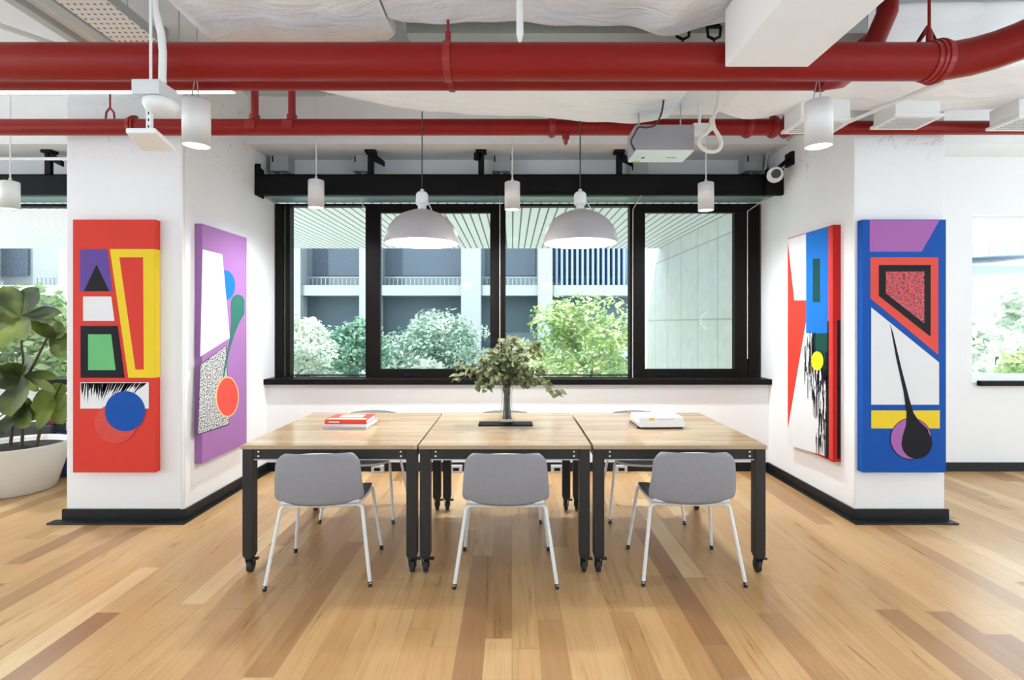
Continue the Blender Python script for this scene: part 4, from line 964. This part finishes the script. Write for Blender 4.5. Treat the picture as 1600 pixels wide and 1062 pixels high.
# opposite building
def fac(px): return WX(px, 30)
def facz(py): return WZ(py, 30)
pale = mat('pale_facade', (.21, .235, .25), .6); dark = mat('blue_window_glass', (.045, .065, .095), .7, var=.001); mid = mat('blue_grey_panel', (.11, .15, .18), .7, var=.001)
finm = mat('blue_fins', (.15, .22, .36), .5); hedge_d = mat('dark_recess', (.055, .085, .105), .7, var=.001)
org = (-4, 30, -6); t = empty('office_building', org, 'pale blue-grey office building across the street, seen through the main window', 'building')
MB(org).box(-45, fac(1000), 31.2, 34, -6, 14).build('wall', pale, t)
w_ = MB(org).box(fac(300), fac(1000), 31.1, 31.2, facz(446), facz(380)-.0); w_.build('window', mid, t)
for (a, b_) in ((-60, 18), (478, 566), (597, 722), (758, 838)):
    MB(org).box(fac(a), fac(b_), 31.0, 31.1, facz(428), facz(360)).build('window', dark, t)
for k, (y0, y1) in enumerate(((446, 462), (545, 556))):
    MB(org).box(-45, fac(1000), 29.6, 31.2, facz(y1), facz(y0)).build('ledge', pale, t)
for (a, b_) in ((-40, -10), (105, 130), (455, 476), (566, 596), (722, 752), (840, 862), (245, 280), (345, 380)):
    MB(org).box(fac(a), fac(b_), 29.4, 30.4, -6, 14).build('column', pale, t)
rl = MB(org)
for k in range(150): xx = -28+k*.25; rl.box(xx, xx+.05, 30.5, 30.55, facz(446), facz(432))
rl.box(-28, fac(1000), 30.5, 30.58, facz(433), facz(431)); rl.build('railing', pale, t)
lo_ = MB(org).box(-45, fac(1000), 31.0, 31.1, -6, facz(462)); lo_.build('lower_glazing', hedge_d, t)
fi = MB(org)
for k in range(14): xx = fac(868)+k*.3; fi.box(xx, xx+.12, 29.9, 30.9, facz(455), 14)
fi.build('fins', finm, t); MB(org).box(fac(868), fac(1000), 30.9, 30.98, facz(455), 14).build('fin_backing', mat('fin_backing', (.14, .18, .32), .5), t)
org = (40, 45, -6); t = empty('curved_roof_building', org, 'distant blue-roofed building above the trees in the right window', 'building')
m = MB(org); arc = [(28+k*1.5, 7.0+1.6*math.sin(math.pi*(k/14)*.5)) for k in range(15)]
for (x, z), (x2, z2) in zip(arc, arc[1:]): m.prism([(x, 45, z-1.0), (x2-.1, 45, z2-1.0), (x2-.1, 45, z2), (x, 45, z)], (0, 10, 0))
m.build('roof', mat('blue_roof', (.32, .42, .62), .5), t); MB(org).box(30, 50, 46, 54, -6, 6.6).build('wall', pale, t)

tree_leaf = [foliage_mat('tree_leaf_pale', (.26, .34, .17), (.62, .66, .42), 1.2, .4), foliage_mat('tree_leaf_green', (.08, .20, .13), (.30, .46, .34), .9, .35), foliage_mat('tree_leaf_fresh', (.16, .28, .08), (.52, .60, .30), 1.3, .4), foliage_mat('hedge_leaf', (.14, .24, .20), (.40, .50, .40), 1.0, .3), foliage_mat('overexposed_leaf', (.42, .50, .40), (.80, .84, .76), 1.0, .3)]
bark = mat('bark', (.12, .10, .08), .9)
def tree(x, y, ztop, rx, rz, mi, label, n=5200, seed=1, ls=.13, grp='trees outside the windows', blobs=16):
    rr = random.Random(seed); org = (x, y, -6); t = empty('street_tree', org, label, 'tree', grp)
    zc = ztop-rz; cl = []
    for i in range(blobs):
        a = rr.uniform(0, 6.28); e = rr.uniform(-.9, 1); q = rr.uniform(.35, .8)
        cl.append((Vector((x+rx*q*math.cos(a)*math.sqrt(1-e*e*.8), y+rx*q*.8*math.sin(a)*math.sqrt(1-e*e*.8), zc+rz*.72*e)), rr.uniform(.25, .42)*min(rx, rz)))
    m = MB(org); vs = []; fs = []
    for i in range(n):
        c, r = rr.choice(cl); d = Vector((rr.gauss(0, 1), rr.gauss(0, 1), rr.gauss(0, 1))).normalized()
        p = c+d*r*rr.uniform(.75, 1.08); u = Vector((rr.gauss(0, 1), rr.gauss(0, 1), rr.gauss(0, .6))).normalized(); v = (d+Vector((rr.gauss(0, .4), rr.gauss(0, .4), rr.gauss(0, .4)))).cross(u).normalized()
        s1 = ls*rr.uniform(.7, 1.3); s2 = s1*.5; b0 = len(vs)
        vs += [p-u*s1, p-v*s2, p+u*s1, p+v*s2]; fs.append((b0, b0+1, b0+2, b0+3))
    m.add(vs, fs, 0); m.build('crown', tree_leaf[mi], t)
    tr_ = MB(org); tr_.tube([(x, y, -6), (x+.1, y, zc-.5*rz), (x, y, zc+.3*rz)], [.25, .17, .06], 10)
    for c, r in cl[:7]: tr_.tube([(x+.08, y, zc-.45*rz), (Vector((x, y, zc))+c)/2, c], [.08, .05, .02], 6)
    tr_.build('trunk', bark, t)
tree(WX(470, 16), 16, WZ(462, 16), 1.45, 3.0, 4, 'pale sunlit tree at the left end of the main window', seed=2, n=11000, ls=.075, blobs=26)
tree(WX(552, 20), 20, WZ(482, 20), 1.9, 3.6, 1, 'dark green tree beside the pale one in the first window pane', seed=3, n=9000, ls=.10, blobs=24)
tree(WX(905, 17.2), 17.2, WZ(440, 17.2), 2.3, 3.9, 2, 'large fresh green tree filling the third window pane', n=14000, seed=4, ls=.095, blobs=34)
tree(WX(680, 25), 25, WZ(480, 25), 3.6, 4.2, 3, 'grey-green tree against the office building in the second pane', seed=5, n=11000, ls=.12, blobs=34)
tree(WX(835, 22), 22.5, WZ(515, 22), 2.2, 3.0, 0, 'low pale tree behind the bouquet', seed=6)
tree(WX(700, 15), 15, WZ(548, 15), 1.8, 2.4, 4, 'low hazy shrub-like tree at the foot of the second pane', seed=7)
tree(WX(15, 13), 13, WZ(432, 13), 2.4, 3.2, 2, 'bright tree outside behind the fig plant', seed=8, n=7000)
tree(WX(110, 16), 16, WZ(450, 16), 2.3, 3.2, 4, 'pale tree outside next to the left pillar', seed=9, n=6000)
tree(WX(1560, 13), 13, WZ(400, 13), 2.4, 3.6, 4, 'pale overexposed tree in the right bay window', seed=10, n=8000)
tree(WX(1660, 9.5), 9.8, WZ(490, 9.8), .95, 1.6, 2, 'green leafy tree at the very right edge of the right window', seed=13, n=3000, ls=.09)
